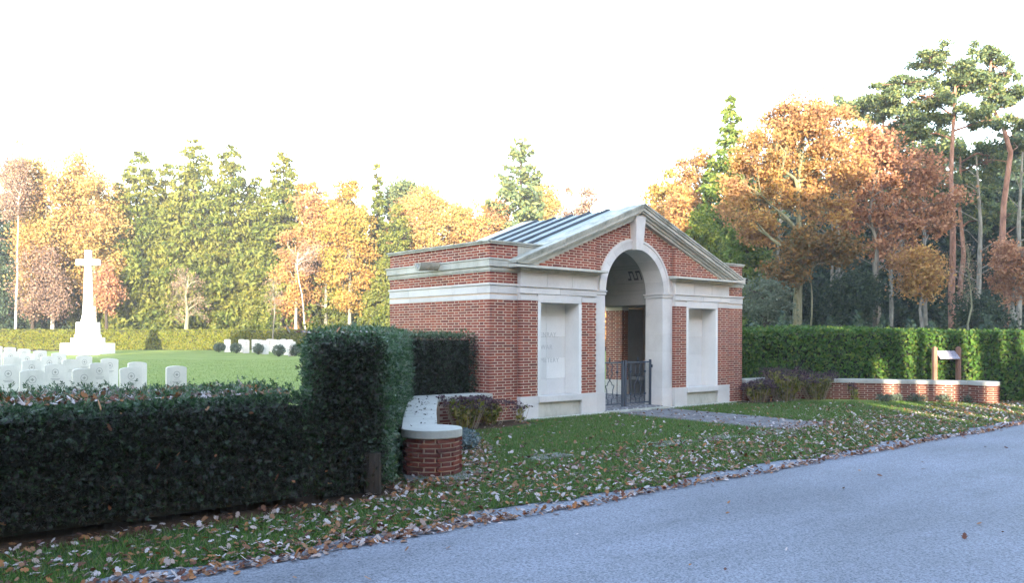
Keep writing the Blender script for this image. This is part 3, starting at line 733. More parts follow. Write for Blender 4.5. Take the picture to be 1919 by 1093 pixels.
b = MB(); b.box(-.02, .02, -.20, -.18, 3.6, 5.3); b.box(-.10, .10, -.20, -.18, 4.95, 5.0); b.build('bronze_sword', mk_dark('bronze', (.16, .13, .09), .5), Cr)

# ------------------------------------------------------------------ headstones
def headstone_mesh():
    b = MB(); w2, h, d = .19, .81, .038; pts = [(-w2, 0)]
    pts += [(w2, 0), (w2, h - .045)] + [(w2 * math.cos(t) * 1.0, h - .045 + .045 * math.sin(t)) for t in np.linspace(.25, math.pi - .25, 9)] + [(-w2, h - .045)]
    b.slab(pts, -d, d); return b
hsm = headstone_mesh(); hm = bpy.data.meshes.new('headstone'); hm.from_pydata(hsm.v, [], hsm.f); hm.materials.append(HEAD); hm.update()
eb = MB(); k = 16
V = []; F = []
for r in (.062, .052, .048):
    for i in range(k): V.append((r * math.cos(2 * pi * i / k), -.0395, .64 + r * 1.08 * math.sin(2 * pi * i / k)))
for i in range(k): F.append((i, (i + 1) % k, (i + 1) % k + k, i + k))
eb.add(V, F); eb.box(-.05, .05, -.0405, -.039, .545, .552); eb.box(-.012, .012, -.0405, -.039, .615, .665); eb.box(-.028, .028, -.0405, -.039, .632, .648)
eb.box(-.085, .085, -.0405, -.039, .50, .512); eb.box(-.065, .065, -.0405, -.039, .475, .485)
em = bpy.data.meshes.new('emblem'); em.from_pydata(eb.v, [], eb.f); em.materials.append(mk_dark('carving_shadow', (.30, .29, .26), .9)); em.update()
bb2 = MB(); bb2.box(-.007, .007, -.0405, -.039, .14, .40); bb2.box(-.06, .06, -.0405, -.039, .30, .314); bb2.box(-.08, .08, -.0405, -.039, .52, .53); bb2.box(-.06, .06, -.0405, -.039, .56, .57)
em2 = bpy.data.meshes.new('emblem'); em2.from_pydata(bb2.v, [], bb2.f); em2.materials.append(bpy.data.materials['carving_shadow']); em2.update()
ordn = ['first', 'second', 'third', 'fourth', 'fifth', 'sixth', 'seventh', 'eighth', 'ninth', 'tenth', 'eleventh', 'twelfth']
def headstone(x, y, label, group, i, rz=0):
    z = float(ground_z(x, y)) - .02
    o = bpy.data.objects.new('headstone', hm); COL.objects.link(o); o.location = (x, y, z); o.rotation_euler = (R(random.uniform(-.8, .8)), R(random.uniform(-.8, .8)), rz + R(random.uniform(-1.5, 1.5)))
    tag(o, label, 'headstone', group); e = bpy.data.objects.new('carved_emblem', em if i % 5 else em2); COL.objects.link(e); e.parent = o
rows_n = [(16.42, 4), (18.82, 4), (21.35, 4), (23.9, 4), (26.9, 5), (29.9, 5), (32.6, 5), (35.2, 5), (38.0, 5)]
ci = 0
for r_, (y, n) in enumerate(rows_n):
    for c in range(n):
        x = 5.40 + (r_ * .03 if r_ < 5 else .2) - c * .82
        if r_ == 1 and c == 0: x = 5.37
        ci += 1
        if x / y < .11: continue       # outside the frame to the left
        lab = f'white curved-top headstone, {ordn[c]} from the right in the {ordn[r_]} row behind the low hedge'
        headstone(x, y, lab, 'headstones in the near rows', ci)
def og(px, py):
    z = .3
    u0, v0 = px - 959.5, py - 629.4; u = (u0 + v0 * .003) / 1552; v = (v0 - u0 * .003) / 1552
    for _ in range(20):
        d = (EYE - z) / v; x, y = at(959.5 + u * 1552, d); z = float(ground_z(x, y))
    return x, y
far = [(426, 660.3), (453, 660.6), (461, 662.0), (478, 661), (487, 662.5), (497, 664), (505, 659.0), (513, 660.5), (521, 662.5), (531, 659.5), (538, 665.5), (547, 667.5), (543, 661)]
for i, (px, py) in enumerate(far):
    x, y = og(px, py); headstone(x, y, f'white headstone, {ordn[i] if i < 12 else "last"} from the left in the far block beyond the lawn', 'headstones in the far block', i)

# ------------------------------------------------------------------ foliage plants (bush helper)
def tuft_cloud(n, r, h, zc): 
    p = rng.normal(size=(n, 3)); p /= np.linalg.norm(p, axis=1)[:, None]; q = rng.random(n) ** .45
    return p * q[:, None] * np.array([r, r, h]) + np.array([0, 0, zc])
def bush(name, x, y, r, h, n, size, m, label, group=None, stems=8, z=None):
    z = float(ground_z(x, y)) if z is None else z
    e = empty(name, (x, y, z), 0, label, 'shrub', group)
    V, F = leaves_mesh('f', tuft_cloud(n, r, h * .5, h * .52), np.full(n, size), 1.5); link('foliage', mesh_np('foliage', V, F), m, e)
    b = MB()
    for i in range(stems):
        a = random.uniform(0, 2 * pi); b.tube([(.03 * cos(a), .03 * sin(a), -.02), (r * .4 * cos(a), r * .4 * sin(a), h * .4), (r * .75 * cos(a), r * .75 * sin(a), h * .75)], [.012, .008, .003], 4)
    b.build('stem', BARK_D, e); return e
for i, (px, py, r, lab) in enumerate(((411, 660.5, .36, 'round grey-green bush left of the first headstone in the far block'), (442, 662.5, .36, 'round grey-green bush between the first and second far headstones'), (484, 664.5, .33, 'small spiky grey-green bush in front of the third far row'), (522, 668.5, .36, 'round grey-green bush in front of the rightmost visible far row'), (552, 667.5, .3, 'grey-green bush half hidden at the edge of the tall near hedge'))):
    x, y = og(px, py); bush('small_bush', x, y, r, .62, 500, .07, GREYG, lab, 'bushes at the heads of the far rows')
bush('small_bush', *at(292, 15.6), .16, .34, 260, .035, NEEDLE_D, 'small wiry green bush left of the nearest right headstone')
bush('small_bush', *at(216, 15.9), .14, .25, 160, .035, NEEDLE_D, 'tiny green bush between two headstones of the nearest row')

def perennial(x, y, r, h, n, label, heads, leaves_):
    e = empty('hydrangea_bush', (x, y, 0), 0, label, 'shrub', 'withered flowering shrubs beside the gatehouse')
    sb = MB(); tops = []
    for i in range(n):
        a = random.uniform(0, 2 * pi); q = random.random() ** .6 * r; hx, hy = q * cos(a) * 1.0, q * sin(a) * .8; hh = h * random.uniform(.62, 1.0)
        bx, by = hx * .45, hy * .45; sb.tube([(bx, by, -.02), ((bx + hx) / 2, (by + hy) / 2, hh * .5), (hx, hy, hh)], [.006, .005, .003], 4); tops.append((hx, hy, hh))
    sb.build('stem', STRAW, e)
    T = np.array(tops); k = rng.choice(len(T), heads * 26); P = T[k] + rng.normal(size=(len(k), 3)) * np.array([.045, .045, .014])
    V, F = leaves_mesh('f', P, np.full(len(P), .028), 1.2, up=np.array([0, 0, 1.]), jitter=.6); tag(link('flower_heads', mesh_np('flower_heads', V, F), PURPLE, e), kind='stuff')
    k = rng.choice(len(T), leaves_); f = rng.random(leaves_)[:, None] * .75 + .1; P = T[k] * f * np.array([1, 1, 1]) * np.array([.8, .8, 1]) + rng.normal(size=(leaves_, 3)) * .035
    V, F = leaves_mesh('f', P, np.full(leaves_, .05), 1.9); link('foliage', mesh_np('foliage', V, F), STEML, e)
perennial(8.15, 10.78, .46, .54, 60, 'withered shrub with purple-brown flower heads in the corner of the near low wall', 60, 600)
perennial(8.85, 10.98, .38, .42, 30, 'sparse withered shrub before the brick wing, right of the fuller one', 30, 260)
perennial(9.5, 10.98, .22, .36, 12, 'thin withered flower stems at the left corner of the stone plinth', 9, 40)
for i, (x, y, r, h) in enumerate(((16.8, 10.95, .5, .50), (17.6, 10.75, .72, .78), (18.4, 10.4, .65, .68))):
    perennial(x, y, r, h, 90, ['low withered shrub with purple heads at the right foot of the gatehouse', 'tall withered shrub with dark purple heads right of the gatehouse', 'yellow-leaved withered shrub, last of the three before the long low wall'][i], 70, 2200)
perennial(18.95, 9.75, .22, .42, 10, 'small withered shrub with few heads alone before the curved low wall', 6, 90)
bush('lavender_bush', 6.55, 8.75, .26, .30, 700, .035, BLUEP, 'silvery blue lavender bush behind the rounded wall end', stems=5, z=0)
for i, (x, y, r) in enumerate(((19.1, 9.1, .22), (19.62, 8.6, .25), (20.0, 8.15, .2), (19.35, 8.95, .16), (20.35, 7.75, .18))):
    bush('edging_plant', x, y, r, .20, 300, .03, GREYG, ['low silvery edging plant by the curved wall, farthest left', 'low silvery edging plant before the middle of the curved wall', 'low silvery edging plant just left of the sign posts', 'small silvery edging plant second from the left at the curved wall', 'low silvery edging plant at the rounded right end of the wall'][i], 'silvery plants edging the right low wall', stems=3, z=0)

# ------------------------------------------------------------------ hedges
def hedge(name, poly, z0, h, label, m, dens, size, open_edges=(), topdens=None, zf=None, spray=False, core_in=.10, dens_f=None, fuzz=.05, m2=None, faces1=()):
    e = empty(name, (0, 0, 0), 0, label, 'hedge')
    A = sum(poly[i][0] * poly[(i + 1) % len(poly)][1] - poly[(i + 1) % len(poly)][0] * poly[i][1] for i in range(len(poly)))
    if A < 0: poly = poly[::-1]
    zf = zf or (lambda x, y: 0.0)
    n = len(poly); P = []; NN = []; idx = []
    for i in range(n):
        p, q = np.array(poly[i]), np.array(poly[(i + 1) % n]); L_ = np.linalg.norm(q - p)
        t = (q - p) / L_; nr = np.array([t[1], -t[0]])
        k = int(L_ * (h - z0) * dens * (dens_f(i) if dens_f else 1)); 
        if k < 1: continue
        idx.append(i); u = rng.random(k); z = z0 + (h - z0) * rng.random(k)
        out = rng.normal(size=k) * fuzz * .55 - .02 + .010 * np.sin(u * L_ * 2.3 + z * 4) + .008 * np.sin(u * L_ * 5.9 + z * 9)
        # rounded top edge
        out -= .07 * sstep(h - .12, h, z)
        xy = p + u[:, None] * (q - p) + nr * out[:, None]
        P.append(np.column_stack([xy, z])); NN.append(np.tile([nr[0], nr[1], .25], (k, 1)))
    pa = np.array(poly); lo, hi = pa.min(0), pa.max(0)
    area = (hi - lo).prod(); k = int(area * (topdens or dens)); xy = lo + rng.random((k, 2)) * (hi - lo)
    ins = np.zeros(k, bool); j = n - 1
    for i in range(n):
        xi, yi = poly[i]; xj, yj = poly[j]
        ins ^= ((yi > xy[:, 1]) != (yj > xy[:, 1])) & (xy[:, 0] < (xj - xi) * (xy[:, 1] - yi) / (yj - yi + 1e-12) + xi); j = i
    xy = xy[ins]; k = len(xy)
    P.append(np.column_stack([xy, h + rng.normal(size=k) * fuzz * .5 + .02 * np.sin(xy[:, 0] * 3) * np.cos(xy[:, 1] * 2.7)])); NN.append(np.tile([0, 0, 1.], (k, 1)))
    FI = np.concatenate([np.full(len(p_), k_) for k_, p_ in zip(idx + [99], P)])
    P = np.concatenate(P); NN = np.concatenate(NN)
    G0 = np.array([0.0] * len(P)) if zf is None else np.array(ground_z(P[:, 0], P[:, 1])); P[:, 2] += G0
    if spray:   # flat ferny sprays: five narrow leaflets fanned in a plane, drooping outwards
        n_ = len(P); axis = NN + rng.normal(size=(n_, 3)) * .75; axis[:, 2] += rng.normal(size=n_) * .3; axis /= np.linalg.norm(axis, axis=1)[:, None]
        nor = rng.normal(size=(n_, 3)) + np.array([0, 0, .6]); nor -= axis * (nor * axis).sum(1)[:, None]; nor /= np.linalg.norm(nor, axis=1)[:, None]
        sd = np.cross(nor, axis); s = size * (.5 + rng.random(n_))[:, None]
        Vs = []
        for a, l_, st in ((0, 1.0, .15), (.75, .65, .1), (-.75, .65, .1), (.6, .5, .5)):
            d = axis * math.cos(a) + sd * math.sin(a); wv = np.cross(nor, d); b0 = P + axis * s * st; L_ = s * l_; W_ = s * .12
            Vs.append(np.stack([b0, b0 + d * L_ * .5 + wv * W_, b0 + d * L_ - nor * s * .12, b0 + d * L_ * .5 - wv * W_], 1))
        V = np.stack(Vs, 1).reshape(-1, 3); F = np.arange(len(V)).reshape(-1, 4)
    else:
        V, F = leaves_mesh('f', P, np.full(len(P), size), 1.5, up=NN * .7, jitter=.8)
    if m2 is None: link('foliage', mesh_np('foliage', V, F), m, e)
    else:
        per = len(F) // len(P); sel = np.repeat(np.isin(FI, faces1), per)
        for msk, mm in ((sel, m), (~sel, m2)):
            Vs_ = V.reshape(-1, 4, 3)[msk].reshape(-1, 3); link('foliage', mesh_np('foliage', Vs_, np.arange(len(Vs_)).reshape(-1, 4)), mm, e)
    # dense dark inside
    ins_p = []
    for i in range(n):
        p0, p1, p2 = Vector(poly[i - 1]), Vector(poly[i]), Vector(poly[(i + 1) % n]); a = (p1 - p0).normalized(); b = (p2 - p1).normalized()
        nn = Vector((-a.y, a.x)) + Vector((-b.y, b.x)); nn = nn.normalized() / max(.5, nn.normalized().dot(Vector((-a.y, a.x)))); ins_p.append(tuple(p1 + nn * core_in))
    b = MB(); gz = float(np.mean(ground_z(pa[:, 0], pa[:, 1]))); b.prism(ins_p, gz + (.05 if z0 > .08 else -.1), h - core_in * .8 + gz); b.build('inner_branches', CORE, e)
    return e
near_low = [(-3.5, 6.85), (3.5, 6.85), (3.5, 8.25), (-3.5, 8.25)]
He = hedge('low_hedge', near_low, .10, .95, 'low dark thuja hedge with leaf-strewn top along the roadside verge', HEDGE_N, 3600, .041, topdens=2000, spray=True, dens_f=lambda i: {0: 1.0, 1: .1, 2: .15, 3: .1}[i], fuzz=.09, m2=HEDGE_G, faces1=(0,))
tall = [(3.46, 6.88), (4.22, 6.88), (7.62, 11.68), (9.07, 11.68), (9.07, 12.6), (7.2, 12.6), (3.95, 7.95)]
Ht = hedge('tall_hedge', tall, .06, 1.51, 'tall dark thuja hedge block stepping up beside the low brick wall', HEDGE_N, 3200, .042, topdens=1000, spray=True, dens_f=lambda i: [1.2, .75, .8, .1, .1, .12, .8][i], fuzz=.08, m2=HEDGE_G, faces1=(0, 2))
# twigs, trunks and fallen leaves caught in the near hedge
tw = MB()
for i in range(150):
    x = random.uniform(.3, 4.1); z = random.uniform(.12, .75); y = 6.86 + random.uniform(-.03, .08)
    a = random.uniform(-1, 1); l_ = random.uniform(.12, .3); tw.tube([(x, y + .05, z), (x + a * l_ * .5, y - .02, z + random.uniform(-.05, .12)), (x + a * l_, y - .03, z + random.uniform(-.08, .18))], [.004, .003, .0015], 3)
tag(tw.build('bare_twigs', BARK_D, He), kind='stuff')
sm = MB()
for i in range(30):
    x = -1 + i * .165 + random.uniform(-.05, .05); y = 7.25 + random.uniform(-.12, .25); sm.tube([(x, y, -.03), (x + random.uniform(-.05, .05), y + .02, .5)], [.028, .018], 6)
sm.build('stems', BARK_D, He)

# ------------------------------------------------------------------ leaves, litter
def leaf_shape():
    P = [(0, -.5), (.26, -.24), (.17, -.06), (.42, .08), (.24, .20), (.26, .38), (0, .52), (-.24, .38), (-.26, .18), (-.40, .06), (-.18, -.08), (-.28, -.26)]
    return np.array([(0, 0)] + P)
LSH = leaf_shape()
def litter_mesh(C, size, flat=.35, name='fallen_leaves', Rn=None):
    n = len(C); k = len(LSH); yaw = rng.random(n) * 2 * pi; sz = size * (.55 + .8 * rng.random(n))
    tx, ty = rng.normal(size=n) * flat, rng.normal(size=n) * flat; curl = rng.normal(size=n) * .5
    x, y = LSH[:, 0], LSH[:, 1]
    lx = x[None] * np.cos(yaw)[:, None] - y[None] * np.sin(yaw)[:, None]; ly = x[None] * np.sin(yaw)[:, None] + y[None] * np.cos(yaw)[:, None]
    lz = lx * tx[:, None] + ly * ty[:, None] + curl[:, None] * (x[None] ** 2 + .3 * y[None] ** 2) 
    V = np.stack([lx, ly, lz], -1) * sz[:, None, None]; V[:, :, 2] -= V[:, :, 2].min(1)[:, None]; V += C[:, None]
    tri = np.array([(0, i, i % (k - 1) + 1) for i in range(1, k)]); F = (tri[None] + k * np.arange(n)[:, None, None]).reshape(-1, 3)
    return mesh_np(name, V.reshape(-1, 3), F)
def ey(x): return 5.55 + .07 * np.sin(x * 1.7) + .05 * np.sin(x * 4.3 + 1) + .03 * np.sin(x * 9.1) - np.where(x < 5, (5 - x) * .012, 0)
C = []
n = 1500; x = 5.2 + 14 * rng.random(n); y = 7.0 + 3.9 * rng.random(n) ** 1.2; k = ((x - 4.9) * 1.37 + 7 > y) & ((x < 17.2) | (y < 8.4)) & ((x < 11.9) | (x > 13.8)); C.append(np.column_stack([x, y])[k])
n = 15500; x = -1 + 23 * rng.random(n) ** 1.1; y = 5.5 + rng.random(n) ** 1.1 * 2.3                       # verge
keep = ((x < 4.3) & (y < 6.8)) | ((x >= 4.3) & (y < 6.9 + rng.random(n) * 1.3)); keep &= y > ey(x) - .02; C.append(np.column_stack([x, y])[keep])
n = 2600; x = -1 + 22 * rng.random(n); y = 5.28 + rng.normal(size=n) * .045 + .03 * np.sin(x * 2.1); C.append(np.column_stack([x, y]))      # line along the road edge
n = 800; x = -1 + 5.5 * rng.random(n); y = 5.38 + rng.normal(size=n) * .09; C.append(np.column_stack([x, y]))
n = 700; x = -1 + 20 * rng.random(n); y = 5.40 + rng.random(n) * .2; C.append(np.column_stack([x, y]))
n = 70; x = 1 + 16 * rng.random(n); y = 5.25 - rng.random(n) ** 2 * 3.2; C.append(np.column_stack([x, y]))
n = 700; x = 5.5 + 15 * rng.random(n); y = 7.6 + rng.random(n) ** 1.6 * 3.4; k = (x - 4.6) * 1.37 + 7 > y; k &= ~((x > 11.9) & (x < 13.8) & (rng.random(n) > .6)); k &= (y < 11.1) & ((x < 19) | (y < 8.4)); C.append(np.column_stack([x, y])[k])
n = 1900; x = 12 + 9.5 * rng.random(n); y = 6.6 + rng.random(n) ** 1.3 * 2.6; k = (y < 7.9) | (x > 15.5); k &= (x < 17.5) | (y < 8.2); C.append(np.column_stack([x, y])[k])
n = 420; x = 12.0 + 1.75 * rng.random(n); y = 7.3 + 3.7 * rng.random(n) ** 1.8; C.append(np.column_stack([x, y])); n = 240; x = 4.3 + .9 * rng.random(n); y = 6.75 + rng.random(n) * .45; C.append(np.column_stack([x, y]))
n = 420; t = rng.random(n); x = 5.62 + t * 1.5 + rng.random(n) * .35; y = 7.5 + t * 1.9 + rng.normal(size=n) * .12; C.append(np.column_stack([x, y]))
C = np.concatenate(C)
cl = np.sin(C[:, 0] * 2.3 + 1.3 * np.sin(C[:, 1] * 3.1)) * np.cos(C[:, 1] * 4.7 + C[:, 0] * .9) + .5 * np.sin(C[:, 0] * 7.1 + C[:, 1] * 5.3)
C = C[(rng.random(len(C)) < .88 + .35 * cl) | (C[:, 1] < 5.55)]
C = np.column_stack([C, np.full(len(C), .004) + rng.random(len(C)) * .022]); C[:, 2] = np.where(C[:, 1] < ey(C[:, 0]), .001, C[:, 2])
tag(link('fallen_leaves', litter_mesh(C, .047), LITTER), 'frosted and brown oak leaves strewn over the verge and road edge', 'leaves', kind='stuff')
# leaves lying on hedge tops and caught in its face
n = 2600; x = -1 + 5.2 * rng.random(n); y = 6.9 + rng.random(n) * 1.3; z = np.where((x > 3.4), 1.53, .985) + rng.random(n) * .02; k = (x < 3.3) | (rng.random(n) < .12)
C2 = np.column_stack([x, y, z])[k]
link('caught_leaves', litter_mesh(C2, .045, .5, 'caught_leaves'), LITTER, He)
n = 28; C3 = np.column_stack([.3 + 3.9 * rng.random(n), 6.78 + rng.random(n) * .06, .15 + .8 * rng.random(n)]); link('caught_leaves', litter_mesh(C3, .04, 1.0, 'caught_leaves'), RUSSET, He)
n = 90; t = rng.random(n); C4 = np.column_stack([5.2 + 2.4 * t + rng.normal(size=n) * .1, 7.75 + 3.45 * t + rng.normal(size=n) * .1, np.full(n, .507)])
link('caught_leaves', litter_mesh(C4, .03, .3, 'caught_leaves'), BARK_D, None) if 0 else None
cw = tag(link('leaf_debris', litter_mesh(C4, .03, .3, 'leaf_debris'), DARK), 'small dark leaf crumbs scattered on the near wall coping', 'leaves', kind='stuff')

# grass blades on the verge and front lawn
def blades(C, h, wdt, name):
    n = len(C); a = rng.random(n) * 2 * pi; hh = h * (.5 + rng.random(n)); ln = rng.normal(size=(n, 2)) * .45
    dx, dy = np.cos(a) * wdt, np.sin(a) * wdt
    b0 = C + np.stack([dx, dy, np.zeros(n)], 1); b1 = C - np.stack([dx, dy, np.zeros(n)], 1)
    tp = C + np.stack([ln[:, 0] * hh, ln[:, 1] * hh, hh], 1)
    return mesh_np(name, np.stack([b0, b1, tp], 1).reshape(-1, 3), np.arange(3 * n).reshape(-1, 3))
n = 370000; u = rng.random(n); x = -1.2 + 24 * u ** 1.25; y = 5.4 + 5.8 * rng.random(n) ** 1.15
k = (y > ey(x) + .02 * rng.normal(size=n)); k &= (x > 4.5) | (y < 6.62 + .05 * rng.normal(size=n)); k &= (y < 7.2) | (y < (x - 4.6) * 1.37 + 6.9); k &= (x < 17) | (y < 11 - (x - 17) * .85)
k &= ~((x > 12.02 + .05 * rng.normal(size=n)) & (x < 13.76) & (y > 7.35 + (x - 12.6) * .02)); k &= y < 11.12; k &= ~((x > 16.1) & (y > 10.5)); k &= ~((x < 9.6) & (y > 10.45)) 
k &= rng.random(n) < np.where(y < 7.4, .75, 1.0)
C = np.column_stack([x, y, np.full(n, -.002)])[k]
tag(link('grass', blades(C, .038, .0042, 'grass'), GRASS), 'short green grass of the verge and the lawn before the gatehouse', 'grass', kind='stuff')
n = 60000; px_ = rng.random(n) * 560; d_ = 9 + 30 * rng.random(n) ** 1.3; u = (px_ - 959.5) / 1552; X = d_ * (.763 * u + .6464); Y = d_ * (-.6464 * u + .763); k = Y > 8.4
C = np.column_stack([X, Y, ground_z(X, Y) - .01])[k]
tag(link('grass', blades(C, .03, .008, 'grass'), leafmat('lawn_blades', [(.16, .22, .055), (.20, .26, .065), (.14, .19, .05)], .3)), 'mown lawn grass among the headstones', 'grass', kind='stuff')

# wire fence and posts along the near hedge
Fe = empty('wire_fence', (0, 0, 0), 0, 'low dark wire mesh fence along the foot of the near hedge', 'fence')
b = MB()
for i in range(100): b.box(-1 + i * .055, -1 + i * .055 + .001, 6.735, 6.736, 0, .48)
for z in (.04, .16, .28, .40, .48): b.box(-1, 4.28, 6.733, 6.734, z, z + .0012)
b.build('wire_mesh', mk_dark('rusty_wire', (.03, .032, .028), .9), Fe)
b = MB(); b.tube([(4.08, 6.86, -.03), (4.08, 6.86, .40)], [.085, .08], 10); b.build('fence_post', BARK_D, Fe)

# ------------------------------------------------------------------ right and far hedges
right = [(16.75, 11.75), (18.2, 11.75), (21.55, 7.05), (30, 6.3), (30, 8.3), (22.2, 8.6), (18.9, 13.4), (16.75, 13.4)]
hedge('tall_hedge', right, .02, 1.63, 'long clipped green hedge with sunlit patches behind the curved wall and sign', HEDGE_R, 1100, .055, topdens=450, dens_f=lambda i: 1 if i in (0, 1, 2) else .1, fuzz=.05)
fl = [og(-80, 656), og(262, 656), og(580, 656.5), og(760, 657)]
fh = [(p[0], p[1]) for p in fl] + [(p[0] + .8, p[1] + .9) for p in fl[::-1]]
hedge('clipped_hedge', fh, .02, 1.33, 'long sunlit clipped hedge closing the far side of the cemetery lawn', HEDGE_F, 620, .075, topdens=220, fuzz=.02, core_in=.05, dens_f=lambda i: 1 if i < 3 or i == 7 else .0)

# ------------------------------------------------------------------ trees
def trunk_path(h, lean=(0, 0), wob=.15, n=7, seed=0):
    r_ = random.Random(seed); ox, oy = 0, 0; pts = []
    for i in range(n):
        t = i / (n - 1); pts.append(Vector((lean[0] * t + r_.uniform(-wob, wob) * t, lean[1] * t + r_.uniform(-wob, wob) * t, h * t - (.15 if i == 0 else 0))))
    return pts
def spruce_parts(h, r, seed, needles=16000, droop=.5, size=.15, bare=.0, top_pow=.8, thin=1.0):
    """trunk and needle quads of a spruce: whorls of uneven drooping boughs hung with needle curtains"""
    g = np.random.default_rng(seed); b = MB(); b.tube([(0, 0, -.15), (0, 0, h * .5), (0, 0, h * .97)], [.018 * h, .011 * h, .015], 7)
    P = []; AX = []; B_ = []; nw = int(h * 2.0 * thin)
    for k in range(nw):
        t0 = bare + (1 - bare) * (k + .5) / nw; m = int(5 + 4 * (1 - t0))
        a0 = g.random() * 6.28
        for j in range(m):
            t = min(.985, t0 + g.normal() * .012); L_ = r * ((1 - t) ** top_pow) * (.55 + .75 * g.random()) + .15
            B_.append((t, L_, a0 + 6.28 * j / m + g.normal() * .25))
    tot = sum(x[1] ** 1.4 for x in B_)
    for i, (t, L_, a) in enumerate(B_):
        z = h * t; per = max(8, int(needles * L_ ** 1.4 / tot)); d = np.array([cos(a), sin(a), 0]); u = g.random(per) ** .55
        sag = -droop * L_ * (u ** 1.5) * (.9 - .5 * t) + .25 * L_ * u ** 3 * (.4 + .6 * t)
        base = np.array([0, 0, z]) + d[None] * (u * L_)[:, None]; base[:, 2] += sag
        nt_ = 5; wd = (.10 + .20 * L_ * np.clip(1.05 - np.abs(u - .5) * 1.3, .1, 1)); sd = np.array([-d[1], d[0], 0])
        lat = g.normal(size=per) * wd * .8; p = base + sd[None] * lat[:, None]; hang = np.abs(g.normal(size=per)) * (.10 + .11 * L_ * (.3 + droop)); p[:, 2] -= hang + np.abs(lat) * .3
        P.append(p); AX.append(np.tile(d * .6 + np.array([0, 0, -.7 * (droop + .3)]), (per, 1)))
        if i % 2 == 0 and t < .9: b.tube([(0, 0, z), tuple(np.array([0, 0, z]) + d * L_ * .5 + np.array([0, 0, -droop * L_ * .3])), tuple(np.array([0, 0, z]) + d * L_ * .92 + np.array([0, 0, -droop * L_ * .6]))], [.02, .013, .005], 4)
    P = np.concatenate(P); AX = np.concatenate(AX)
    V, F = leaves_mesh('f', P, np.full(len(P), size), 2.4, axis=AX)
    return b, V, F
def branching(b, p0, p1, r0, r1, seed, wob=.12, n=5):
    r_ = random.Random(seed); p0, p1 = Vector(p0), Vector(p1); L_ = (p1 - p0).length; pts = []
    for i in range(n):
        t = i / (n - 1); q = p0.lerp(p1, t); s = math.sin(pi * t)
        q += Vector((r_.uniform(-1, 1), r_.uniform(-1, 1), r_.uniform(-.4, 1))) * L_ * wob * s; pts.append(q)
    b.tube(pts, [r0 + (r1 - r0) * i / (n - 1) for i in range(n)], 6 if r0 > .05 else 4, cap=False); return pts
def broad_parts(h, crown, seed, n_leaf=16000, leaf=.13, trunk_r=.18, fork=.45, clumps=90, clump_r=.5, lean=(0, 0), limbs=9, droop=0.0, flat=1.0, bend=.15):
    """crown: list of ellipsoids (cx,cy,cz,rx,ry,rz)"""
    g = np.random.default_rng(seed); r_ = random.Random(seed); b = MB()
    tp = trunk_path(h * .9, lean, bend, 8, seed); b.tube(tp, [trunk_r * (1.25 if i == 0 else 1 - .85 * i / 7) for i in range(8)], 9)
    vol = np.array([c[3] * c[4] * c[5] for c in crown]); vol = vol ** .8; vol = vol / vol.sum(); targets = []
    for i in range(clumps):
        c = crown[g.choice(len(crown), p=vol)]; d = g.normal(size=3); d /= np.linalg.norm(d); q = (.45 + .55 * g.random() ** .5)
        targets.append(np.array([c[0] + d[0] * c[3] * q, c[1] + d[1] * c[4] * q, c[2] + d[2] * c[5] * q]))
    T = np.array(targets)
    # limbs towards k-means-like seeds
    seeds = T[g.choice(len(T), limbs, replace=False)]
    own = np.argmin(((T[:, None] - seeds[None]) ** 2).sum(-1), 1)
    for k in range(limbs):
        m = T[own == k]
        if not len(m): continue
        cen = m.mean(0); zt = max(h * fork * .6, min(cen[2] - np.linalg.norm(cen[:2] - np.array([lean[0], lean[1]]) * .5) * .8, h * .8)); f = zt / (h * .9) * 7; i0 = min(6, int(f)); p0 = tp[i0].lerp(tp[i0 + 1], f - i0)
        mid = branching(b, p0, cen, trunk_r * .32, trunk_r * .10, seed * 31 + k, .10)
        for j, t in enumerate(m): branching(b, mid[2 + j % 3], t, trunk_r * .08, .005, seed * 57 + k * 13 + j, .12, 4)
    w_ = g.random(len(T)) + .35; w_ /= w_.sum(); own = g.choice(len(T), n_leaf, p=w_); rr = clump_r * (.6 + .8 * g.random(len(T)))
    d = g.normal(size=(n_leaf, 3)) * np.array([.55, .55, .38 * flat]); P = T[own] + d * rr[own][:, None]
    if droop: P[:, 2] -= droop * np.abs(g.normal(size=n_leaf)) * rr[own] * 2
    V, F = leaves_mesh('f', P, np.full(n_leaf, leaf), 1.35)
    return b, V, F
